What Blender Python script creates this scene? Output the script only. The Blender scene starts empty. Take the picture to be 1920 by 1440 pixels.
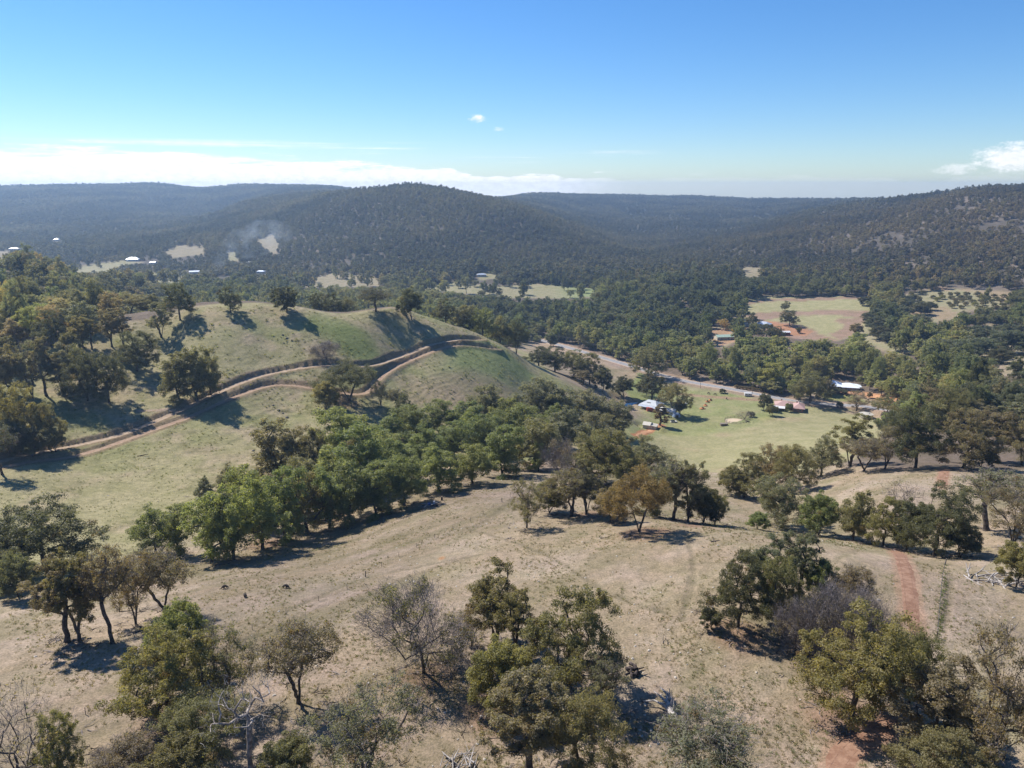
import bpy, math, random
import numpy as np
from mathutils import Vector, Matrix

scene = bpy.context.scene
col = scene.collection
R = math.radians

# ------------------------------------------------------------------ camera
CAMZ = 170.0
PITCH = R(15.0)
F_PX = 1378.0            # focal length in photograph pixels (1920 wide)
cam_data = bpy.data.cameras.new('camera')
cam_data.sensor_width = 36.0
cam_data.lens = 36.0 * F_PX / 1920.0
cam_data.clip_start = 1.0
cam_data.clip_end = 60000.0
cam = bpy.data.objects.new('camera', cam_data)
cam.location = (0, 0, CAMZ)
cam.rotation_euler = (R(90) - PITCH, 0, 0)
col.objects.link(cam)
scene.camera = cam

# ------------------------------------------------------------------ light
SUN_AZ, SUN_EL = R(-52), R(48)     # azimuth measured from +Y towards +X
SKY_STRENGTH = 0.08
SKY_SAT = 1.18
SKY_TINT = (0.89, 0.955, 1.06, 1)   # clear, deep blue winter air
SUN_STRENGTH = 4.6
EXPOSURE = 0.75
world = bpy.data.worlds.new('World')
scene.world = world
world.use_nodes = True
wn, wl = world.node_tree.nodes, world.node_tree.links
wn.clear()
w_out = wn.new('ShaderNodeOutputWorld')
sky = wn.new('ShaderNodeTexSky')
sky.sky_type = 'NISHITA'
sky.sun_disc = False
sky.sun_elevation = SUN_EL
sky.sun_rotation = SUN_AZ
sky.altitude = 200
sky.air_density = 1.0
sky.dust_density = 0.1
sky.ozone_density = 6.0
bg = wn.new('ShaderNodeBackground')
bg.inputs['Strength'].default_value = SKY_STRENGTH

def mnode(op, a, b=None, c=None, tree=None, clamp=False):
    t = tree or world.node_tree
    n = t.nodes.new('ShaderNodeMath')
    n.operation = op
    n.use_clamp = clamp
    for i, v in enumerate((a, b, c)):
        if v is None:
            continue
        if isinstance(v, (int, float)):
            n.inputs[i].default_value = v
        else:
            t.links.new(v, n.inputs[i])
    return n.outputs[0]

def mrange(v, a, b, c=0.0, d=1.0, tree=None, smooth=True):
    t = tree or world.node_tree
    n = t.nodes.new('ShaderNodeMapRange')
    n.interpolation_type = 'SMOOTHSTEP' if smooth else 'LINEAR'
    t.links.new(v, n.inputs[0])
    for i, x in enumerate((a, b, c, d)):
        n.inputs[i + 1].default_value = x
    return n.outputs[0]

def sky_clouds():
    """cloud cover as a function of direction: a low bank, streaks and two small cumulus"""
    tc = wn.new('ShaderNodeTexCoord')
    sep = wn.new('ShaderNodeSeparateXYZ')
    wl.new(tc.outputs['Generated'], sep.inputs[0])
    x, y, z = sep.outputs
    el = mnode('MULTIPLY', mnode('ARCSINE', z), 57.2958)
    az = mnode('MULTIPLY', mnode('ARCTAN2', x, y), 57.2958)
    cx = wn.new('ShaderNodeCombineXYZ')
    wl.new(az, cx.inputs[0]); wl.new(el, cx.inputs[1])
    def noise(sx, sy, detail, off, rough=0.55):
        m = wn.new('ShaderNodeMapping')
        m.inputs['Scale'].default_value = (sx, sy, 1)
        m.inputs['Location'].default_value = off
        wl.new(cx.outputs[0], m.inputs[0])
        n = wn.new('ShaderNodeTexNoise')
        n.inputs['Scale'].default_value = 1.0
        n.inputs['Detail'].default_value = detail
        n.inputs['Roughness'].default_value = rough
        wl.new(m.outputs[0], n.inputs[0])
        return n.outputs[0]
    n1 = noise(0.16, 1.1, 8, (3.1, 0.4, 0), 0.62)
    n2 = noise(0.05, 1.6, 5, (8.3, 1.7, 0))
    n3 = noise(1.3, 2.4, 8, (1.3, 5.2, 0), 0.66)
    # the bank reaches about 3 degrees high in the west and thins out eastwards
    top = mrange(az, -26.0, 5.0, 2.6, 0.75)
    e1 = mnode('ADD', el, mnode('MULTIPLY', mnode('SUBTRACT', n1, 0.5), -3.6))
    bank = mnode('SUBTRACT', 1.0, mnode('DIVIDE', e1, top), clamp=True)
    bank = mrange(bank, 0.0, 0.22)
    bank = mnode('MULTIPLY', bank, mrange(az, 1.0, 10.0, 1.0, 0.12))
    brk = noise(0.22, 2.6, 6, (5.5, 2.2, 0), 0.6)
    bank = mnode('MULTIPLY', bank, mrange(mnode('ADD', mnode('ADD', brk, mrange(az, -30.0, -10.0, 0.09, 0.0)), mrange(el, 0.3, 2.6, 0.24, -0.04)), 0.40, 0.58))
    # thin horizontal streaks at 2 to 3.5 degrees
    st = mrange(n2, 0.52, 0.68)
    st = mnode('MULTIPLY', st, mrange(mnode('ABSOLUTE', mnode('SUBTRACT', el, 2.35)), 0.25, 1.0, 0.9, 0.0))
    st = mnode('MULTIPLY', st, mrange(az, 4.0, 12.0, 1.0, 0.0))
    def puff(a0, e0, ra, re, lo, hi, dens):
        u = mnode('DIVIDE', mnode('SUBTRACT', az, a0), ra)
        v = mnode('DIVIDE', mnode('SUBTRACT', el, e0), re)
        d = mnode('SQRT', mnode('ADD', mnode('MULTIPLY', u, u), mnode('MULTIPLY', v, v)))
        q = mnode('SUBTRACT', mnode('ADD', mnode('SUBTRACT', 1.0, d), mnode('MULTIPLY', n3, 1.6)), 0.8)
        return mnode('MULTIPLY', mrange(q, lo, hi), dens)
    p1 = puff(-2.5, 4.85, 1.1, 0.55, 0.35, 1.0, 0.85)
    p1b = puff(-1.0, 4.1, 0.6, 0.25, 0.2, 0.9, 0.35)
    p2 = puff(33.2, 1.75, 2.9, 1.15, 0.1, 0.7, 0.85)
    p3 = puff(30.2, 1.1, 2.2, 0.6, 0.3, 0.9, 0.5)
    s = mnode('MAXIMUM', bank, st)
    for p in (p1, p1b, p2, p3):
        s = mnode('MAXIMUM', s, p)
    tone = mrange(n3, 0.35, 0.65, 0.86, 1.0)
    return s, tone

cl, tone = sky_clouds()
em = wn.new('ShaderNodeBackground')
cc = wn.new('ShaderNodeCombineColor')
wl.new(mnode('MULTIPLY', tone, 0.97), cc.inputs[0])
wl.new(mnode('MULTIPLY', tone, 0.98), cc.inputs[1])
wl.new(mnode('MULTIPLY', tone, 1.0), cc.inputs[2])
wl.new(cc.outputs[0], em.inputs[0])
em.inputs['Strength'].default_value = 0.76
mixw = wn.new('ShaderNodeMixShader')
wl.new(cl, mixw.inputs[0])
hs = wn.new('ShaderNodeHueSaturation')
hs.inputs['Saturation'].default_value = SKY_SAT
wl.new(sky.outputs[0], hs.inputs['Color'])
tintn = wn.new('ShaderNodeMix')
tintn.data_type = 'RGBA'
tintn.blend_type = 'MULTIPLY'
tintn.inputs[0].default_value = 1.0
wl.new(hs.outputs[0], tintn.inputs[6])
tintn.inputs[7].default_value = SKY_TINT
wl.new(tintn.outputs[2], bg.inputs[0])
wl.new(bg.outputs[0], mixw.inputs[1]); wl.new(em.outputs[0], mixw.inputs[2])
wl.new(mixw.outputs[0], w_out.inputs[0])

sun_dir = Vector((math.sin(SUN_AZ) * math.cos(SUN_EL), math.cos(SUN_AZ) * math.cos(SUN_EL), math.sin(SUN_EL)))
sd = bpy.data.lights.new('sun', 'SUN')
sd.energy = SUN_STRENGTH
sd.angle = R(0.53)
sd.color = (1.0, 0.945, 0.86)
sun = bpy.data.objects.new('sun', sd)
sun.rotation_euler = sun_dir.to_track_quat('Z', 'Y').to_euler()
sun.location = sun_dir * 500
col.objects.link(sun)

scene.view_settings.view_transform = 'Standard'
scene.view_settings.look = 'None'
scene.view_settings.exposure = EXPOSURE
scene.view_settings.gamma = 1.0
scene.view_settings.use_curve_mapping = False
scene.cycles.use_denoising = True
scene.cycles.max_bounces = 8
scene.cycles.diffuse_bounces = 4
scene.cycles.glossy_bounces = 2
scene.cycles.transmission_bounces = 6
scene.cycles.transparent_max_bounces = 8
scene.cycles.volume_bounces = 0
scene.cycles.caustics_reflective = False
scene.cycles.caustics_refractive = False

# ------------------------------------------------------------------ small helpers
SP, CP = math.sin(PITCH), math.cos(PITCH)

def ray(u, v):
    a, b = (u - 960.0) / F_PX, (v - 720.0) / F_PX
    return np.array([a, CP - b * SP, -SP - b * CP])

def project(p):
    x, y, z = p[0], p[1], p[2] - CAMZ
    dep = y * CP - z * SP
    up = y * SP + z * CP
    return 960 + F_PX * x / dep, 720 - F_PX * up / dep, dep

def hash2(ix, iy, seed):
    h = (ix.astype(np.int64) * 374761393 + iy.astype(np.int64) * 668265263 + seed * 1442695041) & 0xFFFFFFFF
    h = ((h ^ (h >> 13)) * 1274126177) & 0xFFFFFFFF
    h = h ^ (h >> 16)
    return (h & 0xFFFFFF) / float(0xFFFFFF)

def vnoise(x, y, seed=0):
    x0, y0 = np.floor(x), np.floor(y)
    fx, fy = x - x0, y - y0
    fx, fy = fx * fx * (3 - 2 * fx), fy * fy * (3 - 2 * fy)
    a, b = hash2(x0, y0, seed), hash2(x0 + 1, y0, seed)
    c, d = hash2(x0, y0 + 1, seed), hash2(x0 + 1, y0 + 1, seed)
    return (a * (1 - fx) + b * fx) * (1 - fy) + (c * (1 - fx) + d * fx) * fy

def fbm(x, y, seed=0, octaves=4, gain=0.5):
    s, amp, tot = 0.0, 1.0, 0.0
    for o in range(octaves):
        s = s + amp * vnoise(x, y, seed + 17 * o)
        tot += amp
        amp *= gain
        x, y = x * 2.03 + 5.7, y * 2.03 + 3.1
    return s / tot - 0.5

def smooth(e0, e1, x):
    t = np.clip((x - e0) / (e1 - e0), 0, 1)
    return t * t * (3 - 2 * t)

def tag(o, label=None, cat=None, group=None, kind=None):
    if label: o['label'] = label
    if cat: o['category'] = cat
    if group: o['group'] = group
    if kind: o['kind'] = kind
    return o

def empty(name, loc=(0, 0, 0), rz=0.0):
    o = bpy.data.objects.new(name, None)
    o.empty_display_size = 0.5
    o.location = loc
    o.rotation_euler = (0, 0, rz)
    col.objects.link(o)
    return o

def link(name, mesh, parent=None):
    o = bpy.data.objects.new(name, mesh)
    col.objects.link(o)
    o.parent = parent
    return o

def np_mesh(name, verts, faces, mats=(), smooth_shade=False, mat_index=None):
    """verts (n,3); faces (m,k) all of one size"""
    verts = np.asarray(verts, dtype=np.float32)
    faces = np.asarray(faces, dtype=np.int32)
    me = bpy.data.meshes.new(name)
    k = faces.shape[1]
    me.vertices.add(len(verts))
    me.vertices.foreach_set('co', verts.ravel())
    me.loops.add(faces.size)
    me.loops.foreach_set('vertex_index', faces.ravel())
    me.polygons.add(len(faces))
    me.polygons.foreach_set('loop_start', np.arange(0, faces.size, k, dtype=np.int32))
    me.polygons.foreach_set('loop_total', np.full(len(faces), k, dtype=np.int32))
    if mat_index is not None:
        me.polygons.foreach_set('material_index', np.asarray(mat_index, dtype=np.int32))
    if smooth_shade:
        me.polygons.foreach_set('use_smooth', np.ones(len(faces), dtype=bool))
    me.update(calc_edges=True)
    for m in mats:
        me.materials.append(m)
    return me
# ------------------------------------------------------------------ terrain
# surveyed points of the land: picture column, picture row, distance along the view axis
CTRL = [
 # foreground paddock
 (300,1440,92),(960,1440,92),(1597,1345,100),(1900,1300,104),(100,1300,108),(100,1200,124),(1700,1150,123),
 (1250,1100,134),(960,1100,139),(700,1100,142),(500,1100,148),(600,1060,165),(250,1150,135),
 (1690,1046,148),(1400,1003,160),(1540,1018,156),(1200,1000,164),(1100,1000,168),(1250,985,172),(900,960,196),(1000,920,224),(500,1010,192),
 (1850,1060,146),(1920,1070,143),(1320,990,170),
 # dip behind the crest on the right
 (1465,985,207),(1595,1012,184),(1750,1040,167),(1440,918,264),(1540,892,280),(1650,930,216),(1760,892,236),(1880,893,234),
 (1290,980,186),(1300,930,235),(1800,868,268),(1590,872,285),(1715,876,262),(1900,862,275),
 # creek line
 (0,1100,150),(100,1090,155),(330,1050,178),(600,990,208),(820,918,232),(950,890,258),(1010,880,272),(1100,845,345),(1160,815,432),(1190,770,520),
 (1170,905,240),(1250,890,300),
 (240,1040,180),(350,1000,205),(500,930,240),(650,850,285),
 # slope beyond the creek, grassy hill
 (0,950,218),(250,900,252),(450,830,292),(700,790,330),(900,760,388),(800,700,398),(1000,740,446),
 (0,850,255),(0,750,292),(150,830,275),(200,760,305),(100,700,322),
 (420,725,330),(600,682,365),(870,633,452),(700,660,395),(560,745,340),
 (0,655,345),(60,641,352),(150,620,362),(250,601,378),(340,582,388),(410,573,396),(480,570.5,402),(550,576,408),(640,592,418),(690,583,432),(735,574.5,446),(770,583,452),
 (820,600,460),(870,614,470),(950,652,480),(1050,711,492),(1150,762,498),(1200,800,478),
 (300,650,362),(500,640,375),(650,620,400),(760,640,425),
 # valley floor with farm
 (1300,870,402),(1400,830,442),(1480,765,540),(1577,730,592),(1290,715,619),(1640,765,545),(1180,685,675),(1000,636,790),(1250,790,508),(1600,800,480),
 (1690,790,470),(1120,670,700),
 # slope on the right, above the farm
 (1850,720,480),(1850,650,650),(1900,600,800),(1920,780,360),(1760,780,400),
 # river forest, fields beyond
 (1300,640,770),(1100,600,880),(1000,550,1075),(900,548,1080),(1500,590,862),(1430,610,810),(1620,570,900),(1700,640,700),(1400,560,960),
 (800,540,1130),(640,528,1180),
 # central hill
 (760,349,1900),(850,364,1850),(640,362,1980),(700,357,1930),(850,450,1440),(700,430,1560),(950,470,1420),(600,470,1480),(1000,420,1640),(930,395,1750),(1080,500,1330),(760,400,1640),
 (520,385,2150),(440,440,1720),
 # side valley and far plateau
 (1200,470,1760),(1250,420,2500),(1250,390,3200),(1300,370,4000),(1000,366,3900),(1150,367,4000),(1500,376,4000),(1650,381,3900),(1100,400,2800),(1400,400,2900),(1300,500,1250),
 # hill on the right
 (1920,362,1500),(1850,363,1500),(1780,372,1560),(1720,384,1640),(1700,560,950),(1700,470,1200),(1850,440,1230),(1850,550,930),(1650,420,1480),(1580,402,1800),(1550,470,1330),(1450,510,1180),(1560,540,1020),(1900,500,1050),
 # far left
 (0,353,4000),(150,351,4000),(300,347,4000),(450,348,4000),(560,351,4000),(640,353,3900),(300,385,3000),(200,430,2050),(50,470,1620),(100,510,1230),(250,490,1380),(400,480,1450),(330,520,1180),(500,520,1220),(0,400,2500),(430,400,2700),
 # forest spur on the left
 (0,505,640),(100,540,560),(100,585,500),(0,580,500),(170,565,640),(190,565,690),(210,590,560),
]
# hidden ground, given directly as (x, y, height relative to the camera)
HID = [
 (-330,640,-118),(-200,640,-138),(-80,640,-135),(0,650,-140),(-300,820,-135),(-100,850,-146),(60,600,-148),(-420,900,-128),(-160,560,-128),(-60,540,-128),(30,530,-132),(-150,480,-92),(-230,500,-98),(-60,505,-105),(-100,490,-98),(0,520,-118),(-290,520,-100),
 (130,1150,-148),(300,2100,-130),(-400,2600,-70),(-900,2500,-60),(-200,3200,-70),(700,3000,-95),(1300,2300,-40),(1500,2800,-50),
 (0,0,-58),(-80,0,-60),(80,0,-58),(0,-150,-40),(-300,-150,-50),(300,-150,-40),(0,40,-64),(-60,60,-67),(60,60,-65),
 (-400,150,-95),(-350,300,-85),(-500,400,-90),(400,150,-72),(350,300,-95),(480,400,-115),(560,560,-120),
 (0,-800,-20),(900,-300,-20),(-900,-300,-60),(-1500,500,-110),(-1200,1000,-125),(1300,500,-60),(1500,1000,-10),(1800,1500,0),
 (-2600,1500,-100),(-3000,2800,0),(2600,3200,-20),(0,5000,-140),(-2200,5000,-130),(2200,5000,-160),(3500,1500,0),(-4000,0,-20),(4000,-500,0),(0,-4000,0),
 (0,7500,-260),(-4500,6000,-200),(4500,6000,-200),(-7000,1000,-60),(7000,1000,-60),(0,-8000,-60),
]
pts = []
for (u, v, d) in CTRL:
    t = ray(u, v) * d
    pts.append(t)
for h in HID:
    pts.append(np.array(h, dtype=float))
pts = np.array(pts)

def warp(x, y):
    """map the plane so that detail scales with distance from the origin of the survey"""
    r = np.sqrt(x * x + y * y) + 1e-6
    k = np.log1p(r / 90.0) / (r / 90.0)
    return x * k / 90.0, y * k / 90.0

CXp, CYp = warp(pts[:, 0], pts[:, 1])
n = len(pts)
def tps_kernel(d2):
    return 0.5 * d2 * np.log(d2 + 1e-12)
D2 = (CXp[:, None] - CXp[None]) ** 2 + (CYp[:, None] - CYp[None]) ** 2
K = tps_kernel(D2) + np.eye(n) * 0.0006
P = np.stack([np.ones(n), CXp, CYp], 1)
A = np.block([[K, P], [P.T, np.zeros((3, 3))]])
W = np.linalg.solve(A, np.concatenate([pts[:, 2], np.zeros(3)]))

def base_height(x, y):
    shp = x.shape
    x, y = x.ravel(), y.ravel()
    out = np.empty(len(x))
    for i in range(0, len(x), 60000):
        wx, wy = warp(x[i:i + 60000], y[i:i + 60000])
        d2 = (wx[:, None] - CXp[None]) ** 2 + (wy[:, None] - CYp[None]) ** 2
        out[i:i + 60000] = tps_kernel(d2) @ W[:n] + W[n] + W[n + 1] * wx + W[n + 2] * wy
    return out.reshape(shp)

def rows_of(segs):
    rr = []
    for a, b, s in segs:
        k = max(1, int(round(math.log(b / a) / s)))
        rr += list(a * np.exp(np.linspace(0, math.log(b / a), k, endpoint=False)))
    return np.array(rr + [segs[-1][1]])
RR = rows_of([(6, 60, 0.08), (60, 150, 0.0055), (150, 280, 0.005), (280, 480, 0.0032), (480, 800, 0.005), (800, 2200, 0.011), (2200, 5200, 0.02)])
AZ = np.concatenate([np.arange(-180, -60, 4.0), np.arange(-60, -41, 0.6), np.arange(-41, 41, 0.125), np.arange(41, 60, 0.6), np.arange(60, 180.1, 4.0)])
AZ[-1] = 180.0
AZR = np.radians(AZ)
GX = RR[:, None] * np.sin(AZR)[None]
GY = RR[:, None] * np.cos(AZR)[None]
# smooth surface on every second row and column is enough; evaluate fully near, it is only smooth
GZ = base_height(GX, GY)
GR = np.sqrt(GX ** 2 + GY ** 2)

def ground_z(x, y, grid=None):
    g = GZ if grid is None else grid
    x, y = np.atleast_1d(np.asarray(x, float)), np.atleast_1d(np.asarray(y, float))
    r = np.clip(np.sqrt(x * x + y * y), RR[0], RR[-1] * 0.999)
    a = np.degrees(np.arctan2(x, y))
    ir = np.clip(np.searchsorted(RR, r) - 1, 0, len(RR) - 2)
    ia = np.clip(np.searchsorted(AZ, a) - 1, 0, len(AZ) - 2)
    fr = (r - RR[ir]) / (RR[ir + 1] - RR[ir])
    fa = (a - AZ[ia]) / (AZ[ia + 1] - AZ[ia])
    return ((g[ir, ia] * (1 - fa) + g[ir, ia + 1] * fa) * (1 - fr) + (g[ir + 1, ia] * (1 - fa) + g[ir + 1, ia + 1] * fa) * fr)

TS = np.concatenate([np.arange(40, 900, 1.0), np.arange(900, 6000, 5.0)])
def hit(u, v, tmin=0.0, fallback=None):
    """the point of the land seen at that picture position"""
    d = ray(u, v)
    t = TS[TS > tmin]
    z = ground_z(d[0] * t, d[1] * t)
    below = d[2] * t < z
    if not below.any():
        return None if fallback is None else hit(u, v + fallback, tmin, fallback)
    i = int(np.argmax(below))
    if i == 0:
        tt = t[0]
    else:
        f0 = d[2] * t[i - 1] - z[i - 1]
        f1 = d[2] * t[i] - z[i]
        tt = t[i - 1] + (t[i] - t[i - 1]) * f0 / (f0 - f1)
    return np.array([d[0] * tt, d[1] * tt, d[2] * tt])

# relief noise: gullies on the far hills, small hummocks near
far = smooth(900, 1600, GR)
GZ += far * np.minimum(GR, 4500) * 0.014 * fbm(GX / 420, GY / 420, 3, 3) * (1 - smooth(2300, 3300, GR) * 0.85)
GZ += smooth(1100, 1700, GR) * 20 * fbm(GX / 190, GY / 190, 5, 3) * (1 - smooth(1550, 2000, GR))
near = 1 - smooth(500, 800, GR)
GZ += near * (0.7 * fbm(GX / 16, GY / 16, 7, 3) + 0.22 * fbm(GX / 2.2, GY / 2.2, 9, 2))

# stock terraces: narrow contour-following steps on the steep grassy hill
ter = smooth(235, 265, GR) * (1 - smooth(455, 490, GR)) * smooth(10, 2, AZ)[None]
ph = GZ / 1.25 + 1.5 * fbm(GX / 8, GY / 8, 23, 3)
GZ += ter * (0.5 + 1.0 * np.clip(fbm(GX / 30, GY / 30, 27, 2) + 0.25, 0, 1)) * 0.14 * np.sin(2 * math.pi * ph)

def world_poly(px, fb=2.0):
    """picture outline -> outline on the land"""
    out = []
    for q in px:
        p = hit(q[0], q[1], 0, fb)
        out.append((p[0], p[1]))
    return np.array(out)

def in_poly(x, y, poly):
    inside = np.zeros(x.shape, bool)
    j = len(poly) - 1
    for i in range(len(poly)):
        xi, yi = poly[i]; xj, yj = poly[j]
        c = ((yi > y) != (yj > y)) & (x < (xj - xi) * (y - yi) / (yj - yi + 1e-12) + xi)
        inside ^= c
        j = i
    return inside

def dist_line(x, y, line):
    """distance to a polyline, signed side, index parameter"""
    best = np.full(x.shape, 1e9); side = np.zeros(x.shape); par = np.zeros(x.shape)
    for i in range(len(line) - 1):
        ax, ay = line[i][:2]; bx, by = line[i + 1][:2]
        dx, dy = bx - ax, by - ay
        L2 = dx * dx + dy * dy + 1e-9
        t = np.clip(((x - ax) * dx + (y - ay) * dy) / L2, 0, 1)
        qx, qy = x - (ax + t * dx), y - (ay + t * dy)
        d = np.sqrt(qx * qx + qy * qy)
        s = np.sign(dx * qy - dy * qx)
        m = d < best
        best = np.where(m, d, best); side = np.where(m, s, side); par = np.where(m, i + t, par)
    return best, side, par

def path_from(px, step=2.5, fb=2.0, grid=None):
    """smooth world polyline through picture points lying on the land"""
    P0 = [hit(u, v, 0, fb) for u, v in px]
    P0 = np.array(P0)[:, :2]
    # Catmull-Rom
    out = []
    Q = np.vstack([2 * P0[0] - P0[1], P0, 2 * P0[-1] - P0[-2]])
    for i in range(1, len(Q) - 2):
        a, b, c, d = Q[i - 1], Q[i], Q[i + 1], Q[i + 2]
        k = max(2, int(np.linalg.norm(c - b) / step))
        for t in np.linspace(0, 1, k, endpoint=False):
            out.append(0.5 * ((2 * b) + (c - a) * t + (2 * a - 5 * b + 4 * c - d) * t * t + (3 * b - a - 3 * c + d) * t ** 3))
    out.append(P0[-1])
    return np.array(out)

UPPER = path_from([(-30,868),(60,846),(130,833),(215,815),(270,795),(330,770),(420,727),(500,699),(560,688),(615,680),(660,684),(705,682),(745,668),(790,650),(830,639),(870,634),(905,637)])
LOWER = path_from([(-30,878),(60,862),(140,853),(230,825),(290,802),(345,784),(440,741),(480,727),(520,718),(565,722),(600,728),(640,735),(680,738),(702,722),(720,700),(760,678),(800,661),(835,649),(870,645),(905,649),(935,656)])
LOOP = path_from([(255,770),(290,770),(330,766)])

def carve(line, width, cut, bank, berm):
    """bench a farm track into the hillside: flat bed, steep cut bank above, low berm below"""
    global GZ
    x0, x1 = line[:, 0].min() - 15, line[:, 0].max() + 15
    y0, y1 = line[:, 1].min() - 15, line[:, 1].max() + 15
    m = (GX > x0) & (GX < x1) & (GY > y0) & (GY < y1)
    x, y = GX[m], GY[m]
    z0 = GZ[m]
    lz = ground_z(line[:, 0], line[:, 1])
    k = np.ones(9) / 9
    lz = np.convolve(np.pad(lz, 4, mode='edge'), k, mode='valid')
    d, s, p = dist_line(x, y, line)
    zr = np.interp(p, np.arange(len(lz)), lz) - cut
    hw = width / 2
    # local cross fall: positive towards the higher side
    i = np.clip(p.astype(int), 0, len(line) - 2)
    tx, ty = line[i + 1, 0] - line[i, 0], line[i + 1, 1] - line[i, 1]
    L = np.hypot(tx, ty) + 1e-9
    nx, ny = -ty / L, tx / L
    up = np.sign(ground_z(x * 0 + line[i, 0] + nx * 5, line[i, 1] + ny * 5) - ground_z(line[i, 0] - nx * 5, line[i, 1] - ny * 5))
    uphill = (s * up) > 0
    jag = 0.5 * fbm(x / 1.8, y / 1.8, 31, 2)
    wob = d + jag
    zu = zr + (z0 - zr) * smooth(hw, hw + bank, wob)
    zb = zr + berm * np.exp(-((wob - hw - 0.7) / 0.55) ** 2)
    zd = zb + (z0 - zb) * smooth(hw + 1.0, hw + 3.2, wob)
    z = np.where(uphill, zu, zd)
    GZ[m] = np.where(d < hw + 5, z, z0)

carve(UPPER, 3.6, 1.0, 0.9, 0.55)
carve(LOWER, 3.2, 0.75, 0.8, 0.4)

# dam for the pond below the grassy hill
POND = hit(1191, 759)
pm = (np.abs(GX - POND[0]) < 60) & (np.abs(GY - POND[1]) < 60)
pd = np.hypot((GX[pm] - POND[0]) / 1.0, (GY[pm] - POND[1]) / 1.15)
POND_Z = float(ground_z(POND[0], POND[1])[0]) - 0.2
GZ[pm] = np.where(pd < 26, POND_Z + 0.25 + (GZ[pm] - POND_Z - 0.25) * smooth(9, 24, pd) - 1.3 * (1 - smooth(5.5, 9.5, pd)), GZ[pm])

def level_pad(p, r0, r1):
    """level ground under a building"""
    global GZ
    d = np.hypot(GX - p[0], GY - p[1])
    z = float(ground_z(p[0], p[1])[0])
    GZ = np.where(d < r1, z + (GZ - z) * smooth(r0, r1, d), GZ)
    return z
# ------------------------------------------------------------------ materials
def new_mat(name):
    m = bpy.data.materials.new(name)
    m.use_nodes = True
    nt = m.node_tree
    nt.nodes.clear()
    out = nt.nodes.new('ShaderNodeOutputMaterial')
    return m, nt, out

def principled(nt, out, rough=0.8, spec=0.3, color=None, metallic=0.0):
    b = nt.nodes.new('ShaderNodeBsdfPrincipled')
    b.inputs['Roughness'].default_value = rough
    b.inputs['Specular IOR Level'].default_value = spec
    b.inputs['Metallic'].default_value = metallic
    if color is not None:
        b.inputs['Base Color'].default_value = (*color, 1)
    nt.links.new(b.outputs[0], out.inputs[0])
    return b

def tex_noise(nt, scale, detail=4, rough=0.55, coord='Object', vec=None):
    n = nt.nodes.new('ShaderNodeTexNoise')
    n.inputs['Scale'].default_value = scale
    n.inputs['Detail'].default_value = detail
    n.inputs['Roughness'].default_value = rough
    if vec is None:
        tc = nt.nodes.new('ShaderNodeTexCoord')
        vec = tc.outputs[coord]
    nt.links.new(vec, n.inputs['Vector'])
    return n

def mixc(nt, fac, a, b, mode='MIX'):
    n = nt.nodes.new('ShaderNodeMix')
    n.data_type = 'RGBA'
    n.blend_type = mode
    for sock, v in ((n.inputs[0], fac), (n.inputs[6], a), (n.inputs[7], b)):
        if isinstance(v, (int, float)):
            sock.default_value = v
        elif isinstance(v, tuple):
            sock.default_value = (*v, 1) if len(v) == 3 else v
        else:
            nt.links.new(v, sock)
    return n.outputs[2]

def painted(name, color, rough=0.6, var=0.15, scale=1.5, metallic=0.0, bump=0.0):
    """plain weathered surface of one colour"""
    m, nt, out = new_mat(name)
    b = principled(nt, out, rough, 0.3, None, metallic)
    nz = tex_noise(nt, scale, 5)
    c = mixc(nt, nz.outputs[0], tuple(x * (1 - var) for x in color), tuple(min(1, x * (1 + var)) for x in color))
    nt.links.new(c, b.inputs['Base Color'])
    if bump:
        bp = nt.nodes.new('ShaderNodeBump')
        bp.inputs['Strength'].default_value = bump
        nt.links.new(nz.outputs[0], bp.inputs['Height'])
        nt.links.new(bp.outputs[0], b.inputs['Normal'])
    return m

def ribbed(name, color, pitch=0.3, axis=0, rough=0.45, metallic=0.2, var=0.12):
    """corrugated or tiled roofing: fine relief only"""
    m, nt, out = new_mat(name)
    b = principled(nt, out, rough, 0.4, None, metallic)
    nz = tex_noise(nt, 0.6, 5)
    c = mixc(nt, nz.outputs[0], tuple(x * (1 - var) for x in color), tuple(min(1, x * (1 + var)) for x in color))
    nt.links.new(c, b.inputs['Base Color'])
    w = nt.nodes.new('ShaderNodeTexWave')
    w.bands_direction = 'XYZ'[axis]
    w.inputs['Scale'].default_value = 0.314 / pitch
    tc = nt.nodes.new('ShaderNodeTexCoord')
    nt.links.new(tc.outputs['Object'], w.inputs[0])
    bp = nt.nodes.new('ShaderNodeBump')
    bp.inputs['Strength'].default_value = 0.4
    bp.inputs['Distance'].default_value = 0.05
    nt.links.new(w.outputs[1], bp.inputs['Height'])
    nt.links.new(bp.outputs[0], b.inputs['Normal'])
    return m

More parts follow.
